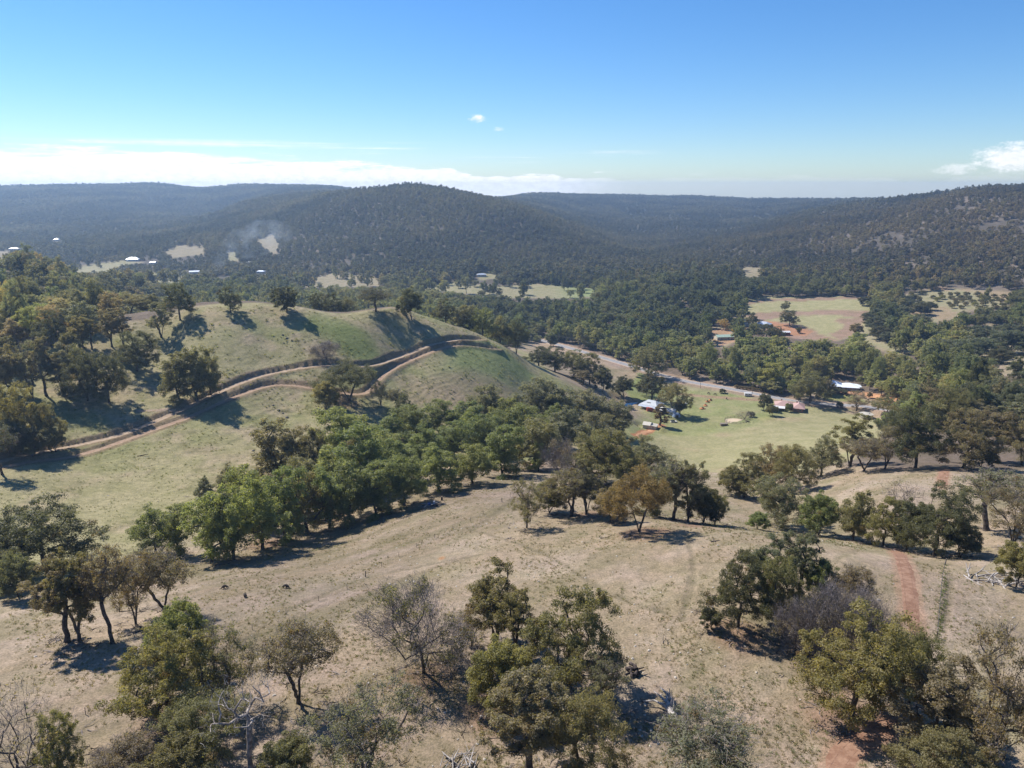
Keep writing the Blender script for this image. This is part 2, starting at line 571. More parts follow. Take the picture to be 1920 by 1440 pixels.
def leaf_material(name, instancer):
    """foliage: colour from the object (or the instance), tint per clump, light passing through"""
    m, nt, out = new_mat(name)
    if instancer:
        a = nt.nodes.new('ShaderNodeAttribute')
        a.attribute_type = 'INSTANCER'
        a.attribute_name = 'tint'
        base = a.outputs['Color']
    else:
        oi = nt.nodes.new('ShaderNodeObjectInfo')
        base = oi.outputs['Color']
    ta = nt.nodes.new('ShaderNodeAttribute')
    ta.attribute_name = 'clump'
    sep = nt.nodes.new('ShaderNodeSeparateColor')
    nt.links.new(ta.outputs['Color'], sep.inputs[0])
    dark = mixc(nt, sep.outputs[0], (0.68, 0.72, 0.68), (1.45, 1.36, 1.2))
    c = mixc(nt, 1.0, base, dark, 'MULTIPLY')
    dry = mixc(nt, sep.outputs[1], c, (0.19, 0.125, 0.055))
    d = nt.nodes.new('ShaderNodeBsdfPrincipled')
    d.inputs['Roughness'].default_value = 0.55
    d.inputs['Specular IOR Level'].default_value = 0.35
    t = nt.nodes.new('ShaderNodeBsdfTranslucent')
    nt.links.new(dry, d.inputs['Base Color'])
    tcol = mixc(nt, 1.0, dry, (1.25, 1.2, 0.55), 'MULTIPLY')
    nt.links.new(tcol, t.inputs[0])
    mx = nt.nodes.new('ShaderNodeMixShader')
    mx.inputs[0].default_value = 0.55
    nt.links.new(d.outputs[0], mx.inputs[1]); nt.links.new(t.outputs[0], mx.inputs[2])
    nt.links.new(mx.outputs[0], out.inputs[0])
    return m

def bark_material(name, c1, c2, scale=1.2):
    m, nt, out = new_mat(name)
    b = principled(nt, out, 0.9, 0.15)
    nz = tex_noise(nt, scale, 6, 0.6)
    cr = mrange(nz.outputs[0], 0.35, 0.65, tree=nt)
    nt.links.new(mixc(nt, cr, c1, c2), b.inputs['Base Color'])
    bp = nt.nodes.new('ShaderNodeBump')
    bp.inputs['Strength'].default_value = 0.6
    nz2 = tex_noise(nt, 7, 5)
    nt.links.new(nz2.outputs[0], bp.inputs['Height'])
    nt.links.new(bp.outputs[0], b.inputs['Normal'])
    return m

M_LEAF = leaf_material('gum_leaves', False)
M_LEAF_I = leaf_material('forest_leaves', True)
M_BARK = bark_material('dark_bark', (0.045, 0.036, 0.03), (0.14, 0.115, 0.095))
M_BARK_PALE = bark_material('pale_bark', (0.16, 0.13, 0.11), (0.42, 0.37, 0.33))
M_TWIG = bark_material('grey_twigs', (0.14, 0.12, 0.115), (0.27, 0.235, 0.225), 0.5)
M_DEADWOOD = bark_material('bleached_wood', (0.20, 0.18, 0.165), (0.44, 0.405, 0.38), 1.0)
M_BURNT = bark_material('charred_wood', (0.018, 0.016, 0.016), (0.09, 0.07, 0.065), 2.0)

# ------------------------------------------------------------------ tree growing
def unit(v):
    return v / (np.linalg.norm(v, axis=-1, keepdims=True) + 1e-9)

def tubes(branches, sides_big=7, sides_small=4):
    """branches: list of (points (k,3), radii (k,)) -> verts, quads"""
    V, Fq, base = [], [], 0
    for pts_, rad in branches:
        k = len(pts_)
        ns = sides_big if rad.max() > 0.12 else sides_small
        tan = np.gradient(pts_, axis=0)
        tan = unit(tan)
        ref = np.where(np.abs(tan[:, 2:3]) > 0.9, np.array([[1.0, 0, 0]]), np.array([[0, 0, 1.0]]))
        sx = unit(np.cross(tan, ref)); sy = np.cross(tan, sx)
        a = np.arange(ns) * 2 * math.pi / ns
        ring = pts_[:, None, :] + rad[:, None, None] * (np.cos(a)[None, :, None] * sx[:, None, :] + np.sin(a)[None, :, None] * sy[:, None, :])
        V.append(ring.reshape(-1, 3))
        i = np.arange(k - 1)[:, None] * ns; j = np.arange(ns)[None]
        jn = (j + 1) % ns
        Fq.append(np.stack([base + i + j, base + i + jn, base + i + ns + jn, base + i + ns + j], -1).reshape(-1, 4))
        base += k * ns
    return np.concatenate(V), np.concatenate(Fq)

def grow(seed, H=15.0, width=11.0, bare=0.30, n_puff=46, stems=1, lean=0.0, shape='dome', droop=0.0, spread=0.25, puff_scale=1.0, low=0.0):
    """skeleton and leaf-clump centres of one tree; returns branches, puffs (centre, radius)"""
    rng = np.random.default_rng(seed)
    rz = H * (1 - bare) / 2
    zc = H * bare + rz
    rw = width / 2
    # leaf clumps fill an uneven envelope made of a few lobes
    lobes = []
    nl = {'dome': 5, 'oval': 4, 'bush': 5, 'umbrella': 6, 'column': 4}[shape]
    for i in range(nl):
        a = 2 * math.pi * i / nl + rng.uniform(-0.5, 0.5)
        q = rng.uniform(0.25, 0.55)
        lobes.append((np.array([math.cos(a) * q * rw, math.sin(a) * q * rw, zc + (rng.uniform(-0.62, 0.30) - low) * rz]), rng.uniform(0.45, 0.66)))
    lobes.append((np.array([rng.uniform(-0.15, 0.15) * rw, rng.uniform(-0.15, 0.15) * rw, zc + 0.42 * rz]), 0.55))
    puffs = []
    tries = 0
    pr0 = 0.155 * width * (46 / n_puff) ** 0.33 * puff_scale
    while len(puffs) < n_puff and tries < 9000:
        tries += 1
        c, s = lobes[rng.integers(len(lobes))]
        d = unit(rng.normal(size=3))
        if d[2] < -0.45 and rng.random() < 0.6:
            continue
        rad = rng.random() ** 0.28
        p = c + d * rad * s * np.array([rw, rw, rz])
        if shape == 'umbrella':
            lim = H * (bare + 0.18 + 0.25 * (np.hypot(p[0], p[1]) / rw))
            if p[2] < lim:
                continue
        if shape == 'column':
            p[:2] *= 1 - 0.35 * max(0.0, (p[2] - zc) / rz)
        if p[2] < H * bare * 0.8 or p[2] > H * 0.97:
            continue
        r = pr0 * rng.uniform(0.7, 1.3)
        if all(np.linalg.norm((p - q[0]) / np.array([1, 1, 0.8])) > 0.576 / puff_scale ** 0.5 * (r + q[1]) for q in puffs):
            puffs.append((p, r))
    # trunk(s)
    nodes, parent = [], []
    def add(p, par):
        nodes.append(np.array(p, float)); parent.append(par); return len(nodes) - 1
    root = add((0, 0, -0.6), -1)
    tips = []
    for s in range(stems):
        a = rng.uniform(0, 6.28) if stems == 1 else 2 * math.pi * s / stems + rng.uniform(-0.4, 0.4)
        tilt = lean if stems == 1 else lean + rng.uniform(0.6, 1.2) * spread
        top = H * (bare + 0.25) * rng.uniform(0.9, 1.1)
        cur = root
        k = 7
        wob = rng.normal(size=(k, 2)) * H * 0.005
        for i in range(1, k + 1):
            f = i / k
            off = tilt * top * f ** 1.2
            cur = add((math.cos(a) * off + wob[i - 1, 0], math.sin(a) * off + wob[i - 1, 1], top * f), cur)
            if f * top > H * bare * 0.7:
                tips.append(cur)
    order = sorted(range(len(puffs)), key=lambda i: np.linalg.norm(puffs[i][0] - np.array([0, 0, H * bare])))
    avail = list(tips)
    leaf_nodes = []
    for i in order:
        p, r = puffs[i]
        A_ = np.array([nodes[j] for j in avail])
        d = p - A_
        dist = np.linalg.norm(d, axis=1)
        cost = dist * (1 + 0.9 * np.clip(-d[:, 2] / (dist + 1e-6), 0, 1)) + 0.12 * np.linalg.norm(A_[:, :2], axis=1)
        j = avail[int(np.argmin(cost))]
        a0 = nodes[j]
        k = 4 if np.linalg.norm(p - a0) > 1.5 else 3
        cur = j
        mid = a0 + (p - a0) * 0.5 + rng.normal(size=3) * 0.09 * np.linalg.norm(p - a0) + np.array([0, 0, 0.07 * np.linalg.norm(p - a0)])
        for q in range(1, k + 1):
            f = q / k
            pt = a0 * (1 - f) ** 2 + 2 * mid * f * (1 - f) + p * f * f
            cur = add(pt, cur)
            avail.append(cur)
        leaf_nodes.append(cur)
    # pipe model radii
    N = len(nodes)
    load = np.zeros(N)
    for l in leaf_nodes:
        load[l] += 1
    for i in range(N - 1, 0, -1):
        if parent[i] >= 0:
            load[parent[i]] += load[i]
    r_trunk = 0.021 * H * (1.0 if stems == 1 else 0.9)
    rad = r_trunk * (np.maximum(load, 0.35) / max(1, len(leaf_nodes))) ** 0.46
    rad[0] *= 1.45
    # chains
    kids = [[] for _ in range(N)]
    for i in range(1, N):
        kids[parent[i]].append(i)
    branches = []
    stack = [(root, None)]
    while stack:
        s, par = stack.pop()
        chain = [s] if par is None else [par, s]
        cur = s
        while kids[cur]:
            ks = sorted(kids[cur], key=lambda k_: -load[k_])
            for o in ks[1:]:
                stack.append((o, cur))
            cur = ks[0]
            chain.append(cur)
        if len(chain) > 1:
            pp = np.array([nodes[c] for c in chain])
            rr_ = rad[chain].copy()
            if par is not None:
                rr_[0] = min(rr_[0], rr_[1] * 1.15)
            rr_[-1] *= 0.5
            branches.append((pp, rr_))
    return branches, puffs, rng

def leaf_cards(puffs, rng, n_total, size, droop=0.0, dry=0.0, thin=0.0, flat=0.72):
    """small leaf faces in sub-clumps around every puff"""
    vols = np.array([r ** 2 for _, r in puffs]); vols /= vols.sum()
    C, Nn, T, S = [], [], [], []
    for (p, r), w in zip(puffs, vols):
        cnt = max(6, int(n_total * w * rng.uniform(0.75, 1.25)))
        ns = int(rng.integers(5, 9))
        sd_ = unit(rng.normal(size=(ns, 3)) + np.array([0, 0, 0.35]))
        sc = sd_ * rng.uniform(0.35, 0.85, (ns, 1)) * r
        sr = r * rng.uniform(0.34, 0.58, ns)
        st = rng.random(ns)
        sdry = (rng.random(ns) < dry) * rng.uniform(0.3, 0.9, ns)
        k = rng.integers(0, ns, cnt)
        d = unit(rng.normal(size=(cnt, 3)))
        d[:, 2] = np.where(rng.random(cnt) < 0.45, np.abs(d[:, 2]), d[:, 2])
        rad = rng.random(cnt) ** 0.45
        off = sc[k] + d * (rad * sr[k])[:, None]
        off[:, 2] *= flat
        off[:, 2] -= droop * np.hypot(off[:, 0], off[:, 1]) * 0.5
        C.append(p + off)
        Nn.append(unit(d * 0.7 + rng.normal(size=(cnt, 3)) * 0.75 + np.array([0, 0, 0.25])))
        t = np.clip(st[k] * 0.6 + rng.random(cnt) * 0.4, 0, 1)
        T.append(np.stack([t, np.clip(sdry[k] + rng.random(cnt) * 0.08, 0, 1), t * 0], 1))
        S.append(size * rng.uniform(0.6, 1.4, cnt))
    C, Nn, T, S = np.concatenate(C), np.concatenate(Nn), np.concatenate(T), np.concatenate(S)
    m = len(C)
    ax = unit(np.cross(Nn, unit(rng.normal(size=(m, 3)) + np.array([0, 0, 0.6]))))
    ay = np.cross(Nn, ax)
    l, w = S[:, None] * 0.70, S[:, None] * 0.30
    bend = Nn * S[:, None] * 0.12
    V = np.stack([C - ay * l, C + ax * w + bend, C + ay * l, C - ax * w + bend], 1).reshape(-1, 3)
    Fq = np.arange(m * 4).reshape(m, 4)
    return V, Fq, T

def leaf_mesh(name, V, Fq, T, mat):
    me = np_mesh(name, V, Fq, [mat])
    at = me.attributes.new('clump', 'FLOAT_COLOR', 'FACE')
    at.data.foreach_set('color', np.concatenate([T, np.ones((len(T), 1))], 1).astype(np.float32).ravel())
    return me

def twig_branches(branches, puffs, rng, n, length, r0, from_puffs=1.0):
    """fine bare twigs fanning out of the limb ends"""
    out = []
    for _ in range(n):
        p, r = puffs[rng.integers(len(puffs))]
        s = p + rng.normal(size=3) * r * 0.45 * from_puffs
        d = unit(rng.normal(size=3) + unit(s - np.array([0, 0, s[2] * 0.55])) * 1.5 + np.array([0, 0, 0.25]))
        L = length * rng.uniform(0.5, 1.3)
        m = s + d * L * 0.5 + rng.normal(size=3) * L * 0.1
        e = s + d * L + rng.normal(size=3) * L * 0.16
        out.append((np.array([s, m, e]), np.array([r0, r0 * 0.75, r0 * 0.4])))
    return out

class TreeKind:
    """one modelled tree: trunk mesh, crown mesh and its natural size"""
    def __init__(self, name, seed, H, width, leaves=11000, size=0.20, bark=None, twigs=0, twig_mat=None, dry=0.03, flat=0.9, droop=0.0, puff_keep=1.0, **kw):
        br, puffs, rng = grow(seed, H, width, droop=droop, **kw)
        V, Fq = tubes(br)
        self.trunk = np_mesh(name + '_trunk', V, Fq, [bark or M_BARK], True)
        self.crown = None
        if leaves:
            pk = puffs if puff_keep >= 1 else [p for p in puffs if rng.random() < puff_keep]
            self.crown = leaf_mesh(name + '_crown', *leaf_cards(pk, rng, leaves, size, droop, dry, flat=flat), M_LEAF)
        ref = self.crown if self.crown is not None and puff_keep >= 1 else self.trunk
        co = np.empty(len(ref.vertices) * 3, dtype=np.float32)
        ref.vertices.foreach_get('co', co)
        co = co.reshape(-1, 3)
        # natural size of what was grown, so that it can be scaled to a measured height and width
        self.H = float(np.percentile(co[:, 2], 99.7)) if ref is self.crown else float(co[:, 2].max()) + 0.4
        self.width = float(np.mean(np.percentile(co[:, :2], 98.5, axis=0) - np.percentile(co[:, :2], 1.5, axis=0)))
        self.twigs = None
        if twigs:
            tb = twig_branches(br, puffs, rng, twigs, 0.085 * H, 0.022)
            V2, F2 = tubes(tb, 3, 3)
            self.twigs = np_mesh(name + '_twigs', V2, F2, [twig_mat or M_TWIG], False)

TREES = {}
def build_kinds():
    K = TreeKind
    # broad paddock gums
    TREES['dome'] = [K('dome_a', 11, 15, 14, 35804, n_puff=69, puff_scale=0.84, bare=0.2, shape='dome'),
                     K('dome_b', 12, 15, 13, 32820, n_puff=64, puff_scale=0.84, bare=0.17, shape='dome', lean=0.1),
                     K('dome_c', 13, 15, 15, 35804, n_puff=66, puff_scale=0.84, bare=0.14, shape='dome', stems=2, spread=0.3)]
    # tall gums with long trunks
    TREES['tall'] = [K('tall_a', 21, 17, 9, 22377, n_puff=46, puff_scale=0.84, bare=0.30, shape='oval', lean=0.1),
                     K('tall_b', 22, 17, 9.5, 22377, n_puff=43, puff_scale=0.84, bare=0.26, shape='oval', stems=2, spread=0.2),
                     K('tall_c', 23, 17, 9, 20885, n_puff=41, puff_scale=0.84, bare=0.22, shape='oval', stems=3, spread=0.22)]
    # open, see-through crowns
    TREES['open'] = [K('open_a', 31, 14, 11, 12680, size=0.19, n_puff=50, puff_scale=0.84, bare=0.24, shape='umbrella', stems=2, spread=0.3, twigs=900, dry=0.15),
                     K('open_b', 32, 14, 11, 11934, size=0.19, n_puff=46, puff_scale=0.84, bare=0.2, shape='dome', stems=3, spread=0.3, twigs=900, dry=0.15),
                     K('open_c', 33, 15, 10, 11934, size=0.19, n_puff=46, puff_scale=0.84, bare=0.28, shape='umbrella', lean=0.15, twigs=700, dry=0.1)]
    # planted creek gums: fine, rounded, dense
    TREES['grove'] = [K('grove_a', 41, 15, 8.2, 17280, size=0.25, n_puff=38, bare=0.10, shape='oval', stems=2, spread=0.12, dry=0.0, puff_scale=1.15, flat=1.0, low=0.10),
                      K('grove_b', 42, 15, 8.0, 16560, size=0.25, n_puff=34, bare=0.08, shape='column', stems=3, spread=0.12, dry=0.0, puff_scale=1.25, flat=1.05, low=0.10),
                      K('grove_c', 43, 15, 9, 18000, size=0.25, n_puff=42, bare=0.07, shape='oval', stems=3, spread=0.15, dry=0.0, puff_scale=1.15, flat=1.0, low=0.10),
                      K('grove_d', 44, 15, 8.5, 17280, size=0.25, n_puff=36, bare=0.09, shape='oval', stems=1, dry=0.0, puff_scale=1.2, flat=1.05, low=0.10)]
    # dense, foliage to the ground
    TREES['bush'] = [K('bush_a', 51, 10, 9, 33280, size=0.20, n_puff=46, bare=0.07, shape='bush', stems=3, spread=0.3, dry=0.0),
                     K('bush_b', 52, 10, 9.5, 33280, size=0.20, n_puff=46, bare=0.06, shape='bush', stems=3, spread=0.35, dry=0.02)]
    # nearly leafless, a haze of twigs
    TREES['bare'] = [K('bare_a', 61, 14, 14, 4160, size=0.25, n_puff=66, bare=0.16, shape='dome', stems=3, spread=0.28, twigs=5200, puff_keep=0.32, bark=M_BARK),
                     K('bare_b', 62, 11, 13, 2400, size=0.25, n_puff=62, bare=0.1, shape='bush', stems=4, spread=0.35, twigs=6500, puff_keep=0.15, bark=M_BARK)]
    # dead, white
    TREES['dead'] = [K('dead_a', 71, 13, 9, 0, n_puff=34, bare=0.3, shape='umbrella', stems=1, lean=0.05, twigs=260, twig_mat=M_DEADWOOD, bark=M_BARK_PALE),
                     K('dead_b', 72, 10, 11, 416, size=0.25, n_puff=40, bare=0.12, shape='dome', stems=3, spread=0.35, twigs=900, bark=M_BARK, puff_keep=0.2)]
    # slim upright
    TREES['column'] = [K('column_a', 81, 14, 5, 14400, size=0.25, n_puff=36, bare=0.12, shape='column', dry=0.0)]

# base colours of the foliage (linear)
LEAFC = {
 'olive': (0.220, 0.208, 0.119), 'yellow_olive': (0.257, 0.237, 0.116), 'green': (0.211, 0.243, 0.120), 'fresh': (0.271, 0.301, 0.135),
 'grey_green': (0.222, 0.223, 0.162), 'dark': (0.125, 0.130, 0.082), 'brown': (0.247, 0.211, 0.150), 'rust': (0.233, 0.178, 0.103),
 'blue_green': (0.157, 0.174, 0.128), 'gold': (0.452, 0.355, 0.103), 'peach': (0.454, 0.335, 0.183), 'lime': (0.290, 0.292, 0.117), 'purple': (0.190, 0.163, 0.152),
}
rnd = random.Random(5)

def plant(name, kind, variant, loc, height, width, colour, label, cat='tree', group=None, rz=None, bark=None):
    k = TREES[kind][variant % len(TREES[kind])]
    t = empty(name, loc, rnd.uniform(0, 6.28) if rz is None else rz)
    s = width / k.width
    t.scale = (s, s, height / k.H)
    tag(t, label, cat, group)
    o = link('trunk', k.trunk, t)
    if bark is not None:
        o.material_slots[0].link = 'OBJECT'
        o.material_slots[0].material = bark
    c = LEAFC[colour] if isinstance(colour, str) else colour
    j = 1 + rnd.uniform(-0.10, 0.10)
    if k.crown:
        o = link('crown', k.crown, t)
        o.color = (c[0] * j * rnd.uniform(0.95, 1.05), c[1] * j, c[2] * j, 1)
    if k.twigs:
        link('twigs', k.twigs, t)['kind'] = 'stuff'
    return t

def lod_tree(name, seed, H, width, leaves, size, n_puff, bare, shape, stems=1):
    """crown and trunk in one mesh, used for woodland seen from far away"""
    br, puffs, rng = grow(seed, H, width, n_puff=n_puff, bare=bare, shape=shape, stems=stems, spread=0.2)
    V1, F1, T = leaf_cards(puffs, rng, leaves, size, 0, 0.03, flat=0.8)
    br = sorted(br, key=lambda b: -b[1].max())[:3]
    V2, F2 = tubes(br, 4, 3)
    F2 = F2 if F2.shape[1] == 4 else F2
    V = np.concatenate([V1, V2]); Fq = np.concatenate([F1, F2 + len(V1)])
    me = np_mesh(name, V, Fq, [M_LEAF_I, M_BARK], False, np.concatenate([np.zeros(len(F1)), np.ones(len(F2))]))
    at = me.attributes.new('clump', 'FLOAT_COLOR', 'FACE')
    Tc = np.concatenate([np.concatenate([T, np.ones((len(T), 1))], 1), np.ones((len(F2), 4))])
    at.data.foreach_set('color', Tc.astype(np.float32).ravel())
    return bpy.data.objects.new(name, me)

def instance_cloud(name, P, scale_xy, scale_z, rot, idx, tint, sources, label, cat, mats=()):
    """one countless mass: copies of a few source meshes on points (geometry nodes)"""
    me = bpy.data.meshes.new(name)
    me.vertices.add(len(P))
    me.vertices.foreach_set('co', np.asarray(P, dtype=np.float32).ravel())
    def fattr(nm, typ, data, field):
        a = me.attributes.new(nm, typ, 'POINT')
        a.data.foreach_set(field, np.asarray(data).ravel())
    fattr('sc', 'FLOAT_VECTOR', np.stack([scale_xy, scale_xy, scale_z], 1).astype(np.float32), 'vector')
    fattr('rt', 'FLOAT_VECTOR', np.stack([rot * 0, rot * 0, rot], 1).astype(np.float32), 'vector')
    fattr('ix', 'INT', np.asarray(idx, dtype=np.int32), 'value')
    fattr('tint', 'FLOAT_COLOR', np.concatenate([tint, np.ones((len(P), 1))], 1).astype(np.float32), 'color')
    src = bpy.data.collections.new(name + '_sources')
    for s in sources:
        src.objects.link(s)
    g = bpy.data.node_groups.new(name, 'GeometryNodeTree')
    g.interface.new_socket('Geometry', in_out='INPUT', socket_type='NodeSocketGeometry')
    g.interface.new_socket('Geometry', in_out='OUTPUT', socket_type='NodeSocketGeometry')
    gi, go = g.nodes.new('NodeGroupInput'), g.nodes.new('NodeGroupOutput')
    ci = g.nodes.new('GeometryNodeCollectionInfo')
    ci.inputs[0].default_value = src
    ci.inputs['Separate Children'].default_value = True
    ci.inputs['Reset Children'].default_value = True
    m2p = g.nodes.new('GeometryNodeMeshToPoints')
    iop = g.nodes.new('GeometryNodeInstanceOnPoints')
    iop.inputs['Pick Instance'].default_value = True
    def attr(nm, typ):
        a = g.nodes.new('GeometryNodeInputNamedAttribute')
        a.data_type = typ
        a.inputs[0].default_value = nm
        return a.outputs[0]
    g.links.new(gi.outputs[0], m2p.inputs['Mesh'])
    g.links.new(m2p.outputs[0], iop.inputs['Points'])
    g.links.new(ci.outputs[0], iop.inputs['Instance'])
    g.links.new(attr('ix', 'INT'), iop.inputs['Instance Index'])
    e2r = g.nodes.new('FunctionNodeEulerToRotation')
    g.links.new(attr('rt', 'FLOAT_VECTOR'), e2r.inputs[0])
    g.links.new(e2r.outputs[0], iop.inputs['Rotation'])
    g.links.new(attr('sc', 'FLOAT_VECTOR'), iop.inputs['Scale'])
    g.links.new(iop.outputs[0], go.inputs[0])
    o = link(name, me)
    md = o.modifiers.new('copies', 'NODES')
    md.node_group = g
    tag(o, label, cat, None, 'stuff')
    return o
# ------------------------------------------------------------------ outlines on the land
def smooth_mask(poly, soft):
    """1 inside an outline, falling to 0 over 'soft' metres outside"""
    x0, y0 = poly.min(0) - soft * 2; x1, y1 = poly.max(0) + soft * 2
    m = (GX > x0) & (GX < x1) & (GY > y0) & (GY < y1)
    out = np.zeros(GX.shape)
    x, y = GX[m], GY[m]
    # ragged edge
    w = soft * 1.3
    x = x + w * fbm(GX[m] / (soft * 4), GY[m] / (soft * 4), 91, 3) * 2
    y = y + w * fbm(GX[m] / (soft * 4), GY[m] / (soft * 4), 95, 3) * 2
    ins = in_poly(x, y, poly)
    d, _, _ = dist_line(x, y, np.vstack([poly, poly[:1]]))
    out[m] = np.where(ins, 1.0, 1 - smooth(0, soft, d))
    return out

def line_mask(line, hw, soft):
    x0, y0 = line.min(0) - 20; x1, y1 = line.max(0) + 20
    m = (GX > x0) & (GX < x1) & (GY > y0) & (GY < y1)
    out = np.zeros(GX.shape)
    d, _, _ = dist_line(GX[m], GY[m], line)
    d = d + 1.2 * soft * fbm(GX[m] / 2.5, GY[m] / 2.5, 61, 3)
    out[m] = 1 - smooth(hw, hw + soft, d)
    return out

ROAD = path_from([(985,628),(1040,645),(1100,662),(1180,686),(1240,704),(1290,716),(1360,728),(1430,741),(1500,754),(1570,760),(1640,767),(1720,776),(1800,783)], 5)
carve(ROAD, 13.0, -0.2, 5.0, 0.0)
RED_TRACK = path_from([(1680,1030),(1690,1046),(1700,1080),(1706,1120),(1711,1160),(1716,1190)], 1.2)
RED_FAR = path_from([(1771,880),(1768,896),(1765,915)], 1.2)
RED_NEAR = path_from([(1690,1345),(1640,1375),(1600,1400),(1575,1430),(1555,1470)], 1.2)
DRIVE = path_from([(1583,738),(1615,738),(1650,745),(1690,752),(1720,756)], 2)
FARM_DIRT = path_from([(1193,818),(1215,808),(1240,797)], 1.5)
LANE = path_from([(1275,739),(1330,744),(1390,748),(1440,752)], 3)

# open land that carries no woodland
OPEN_PX = [
 # the whole near country: paddocks, grassy hill and farm
 [(-400,690),(0,662),(60,645),(150,623),(250,603),(340,584),(410,575),(480,573),(550,578),(640,594),(735,577),(770,586),(830,606),(870,620),(985,640),(1070,655),(1180,684),(1290,713),(1430,738),(1500,748),(1535,727),(1600,731),(1660,748),(1690,765),(1680,800),(1560,868),(1600,885),(1700,880),(2300,880),(2600,1500),(-900,1500)],
 [(121,510),(150,500),(200,493),(250,487),(262,492),(210,503),(205,509),(150,514)],
 [(310,473),(333,460),(380,461),(386,470),(373,478),(327,481)],
 [(274,514),(310,509),(347,516),(342,530),(290,531)],
 [(480,450),(512,440),(524,463),(512,476)],
 [(425,478),(442,474),(446,488),(430,492)],
 [(540,528),(620,513),(720,522),(722,536),(640,537),(560,537)],
 [(770,542),(850,529),(920,537),(1000,531),(1060,537),(1116,541),(1110,557),(1040,559),(940,555),(850,547)],
 [(1248,550),(1280,548),(1284,561),(1262,562)],
 [(1388,570),(1440,557),(1613,557),(1632,567),(1630,597),(1600,624),(1567,636),(1513,634),(1467,630),(1437,612),(1405,603),(1388,590)],
 [(1330,615),(1362,618),(1375,640),(1350,648),(1325,630)],
 [(1685,552),(1760,543),(1890,547),(1896,572),(1800,580),(1800,595),(1740,605),(1690,585)],
 [(1800,634),(1825,620),(1870,610),(1925,622),(1930,705),(1890,695),(1860,672),(1820,655)],
 [(1610,612),(1645,616),(1655,640),(1720,655),(1700,662),(1640,650),(1612,630)],
 [(1388,500),(1425,502),(1428,518),(1392,520)],
 [(155,552),(200,557),(197,575),(178,566)],
 [(-5,470),(18,474),(16,496),(-5,498)], [(36,493),(56,500),(52,514),(40,510)],
 [(84,512),(104,514),(102,524),(84,522)],
 [(895,512),(925,510),(930,520),(900,523)],
 [(1640,622),(1700,640),(1720,655),(1690,655),(1640,640)],
 [(1265,734),(1300,722),(1420,738),(1440,748),(1340,742)],
]
OPEN = [world_poly(q) for q in OPEN_PX]
print('outlines done')

GREEN_FARM = world_poly([(1195,800),(1255,740),(1300,733),(1400,745),(1440,760),(1400,800),(1330,812),(1240,812),(1180,832)])
FIELD = world_poly([(1190,825),(1240,770),(1270,735),(1440,748),(1560,765),(1690,775),(1680,800),(1560,868),(1500,885),(1400,885),(1260,872)])
HILL = world_poly([(-200,680),(60,645),(250,603),(340,584),(480,573),(640,594),(735,577),(770,586),(870,620),(985,660),(1050,715),(1150,765),(1180,800),(1120,835),(1000,860),(700,860),(500,930),(240,1040),(100,1080),(-300,1100)])
ROADSIDE = line_mask(ROAD, 8, 6)

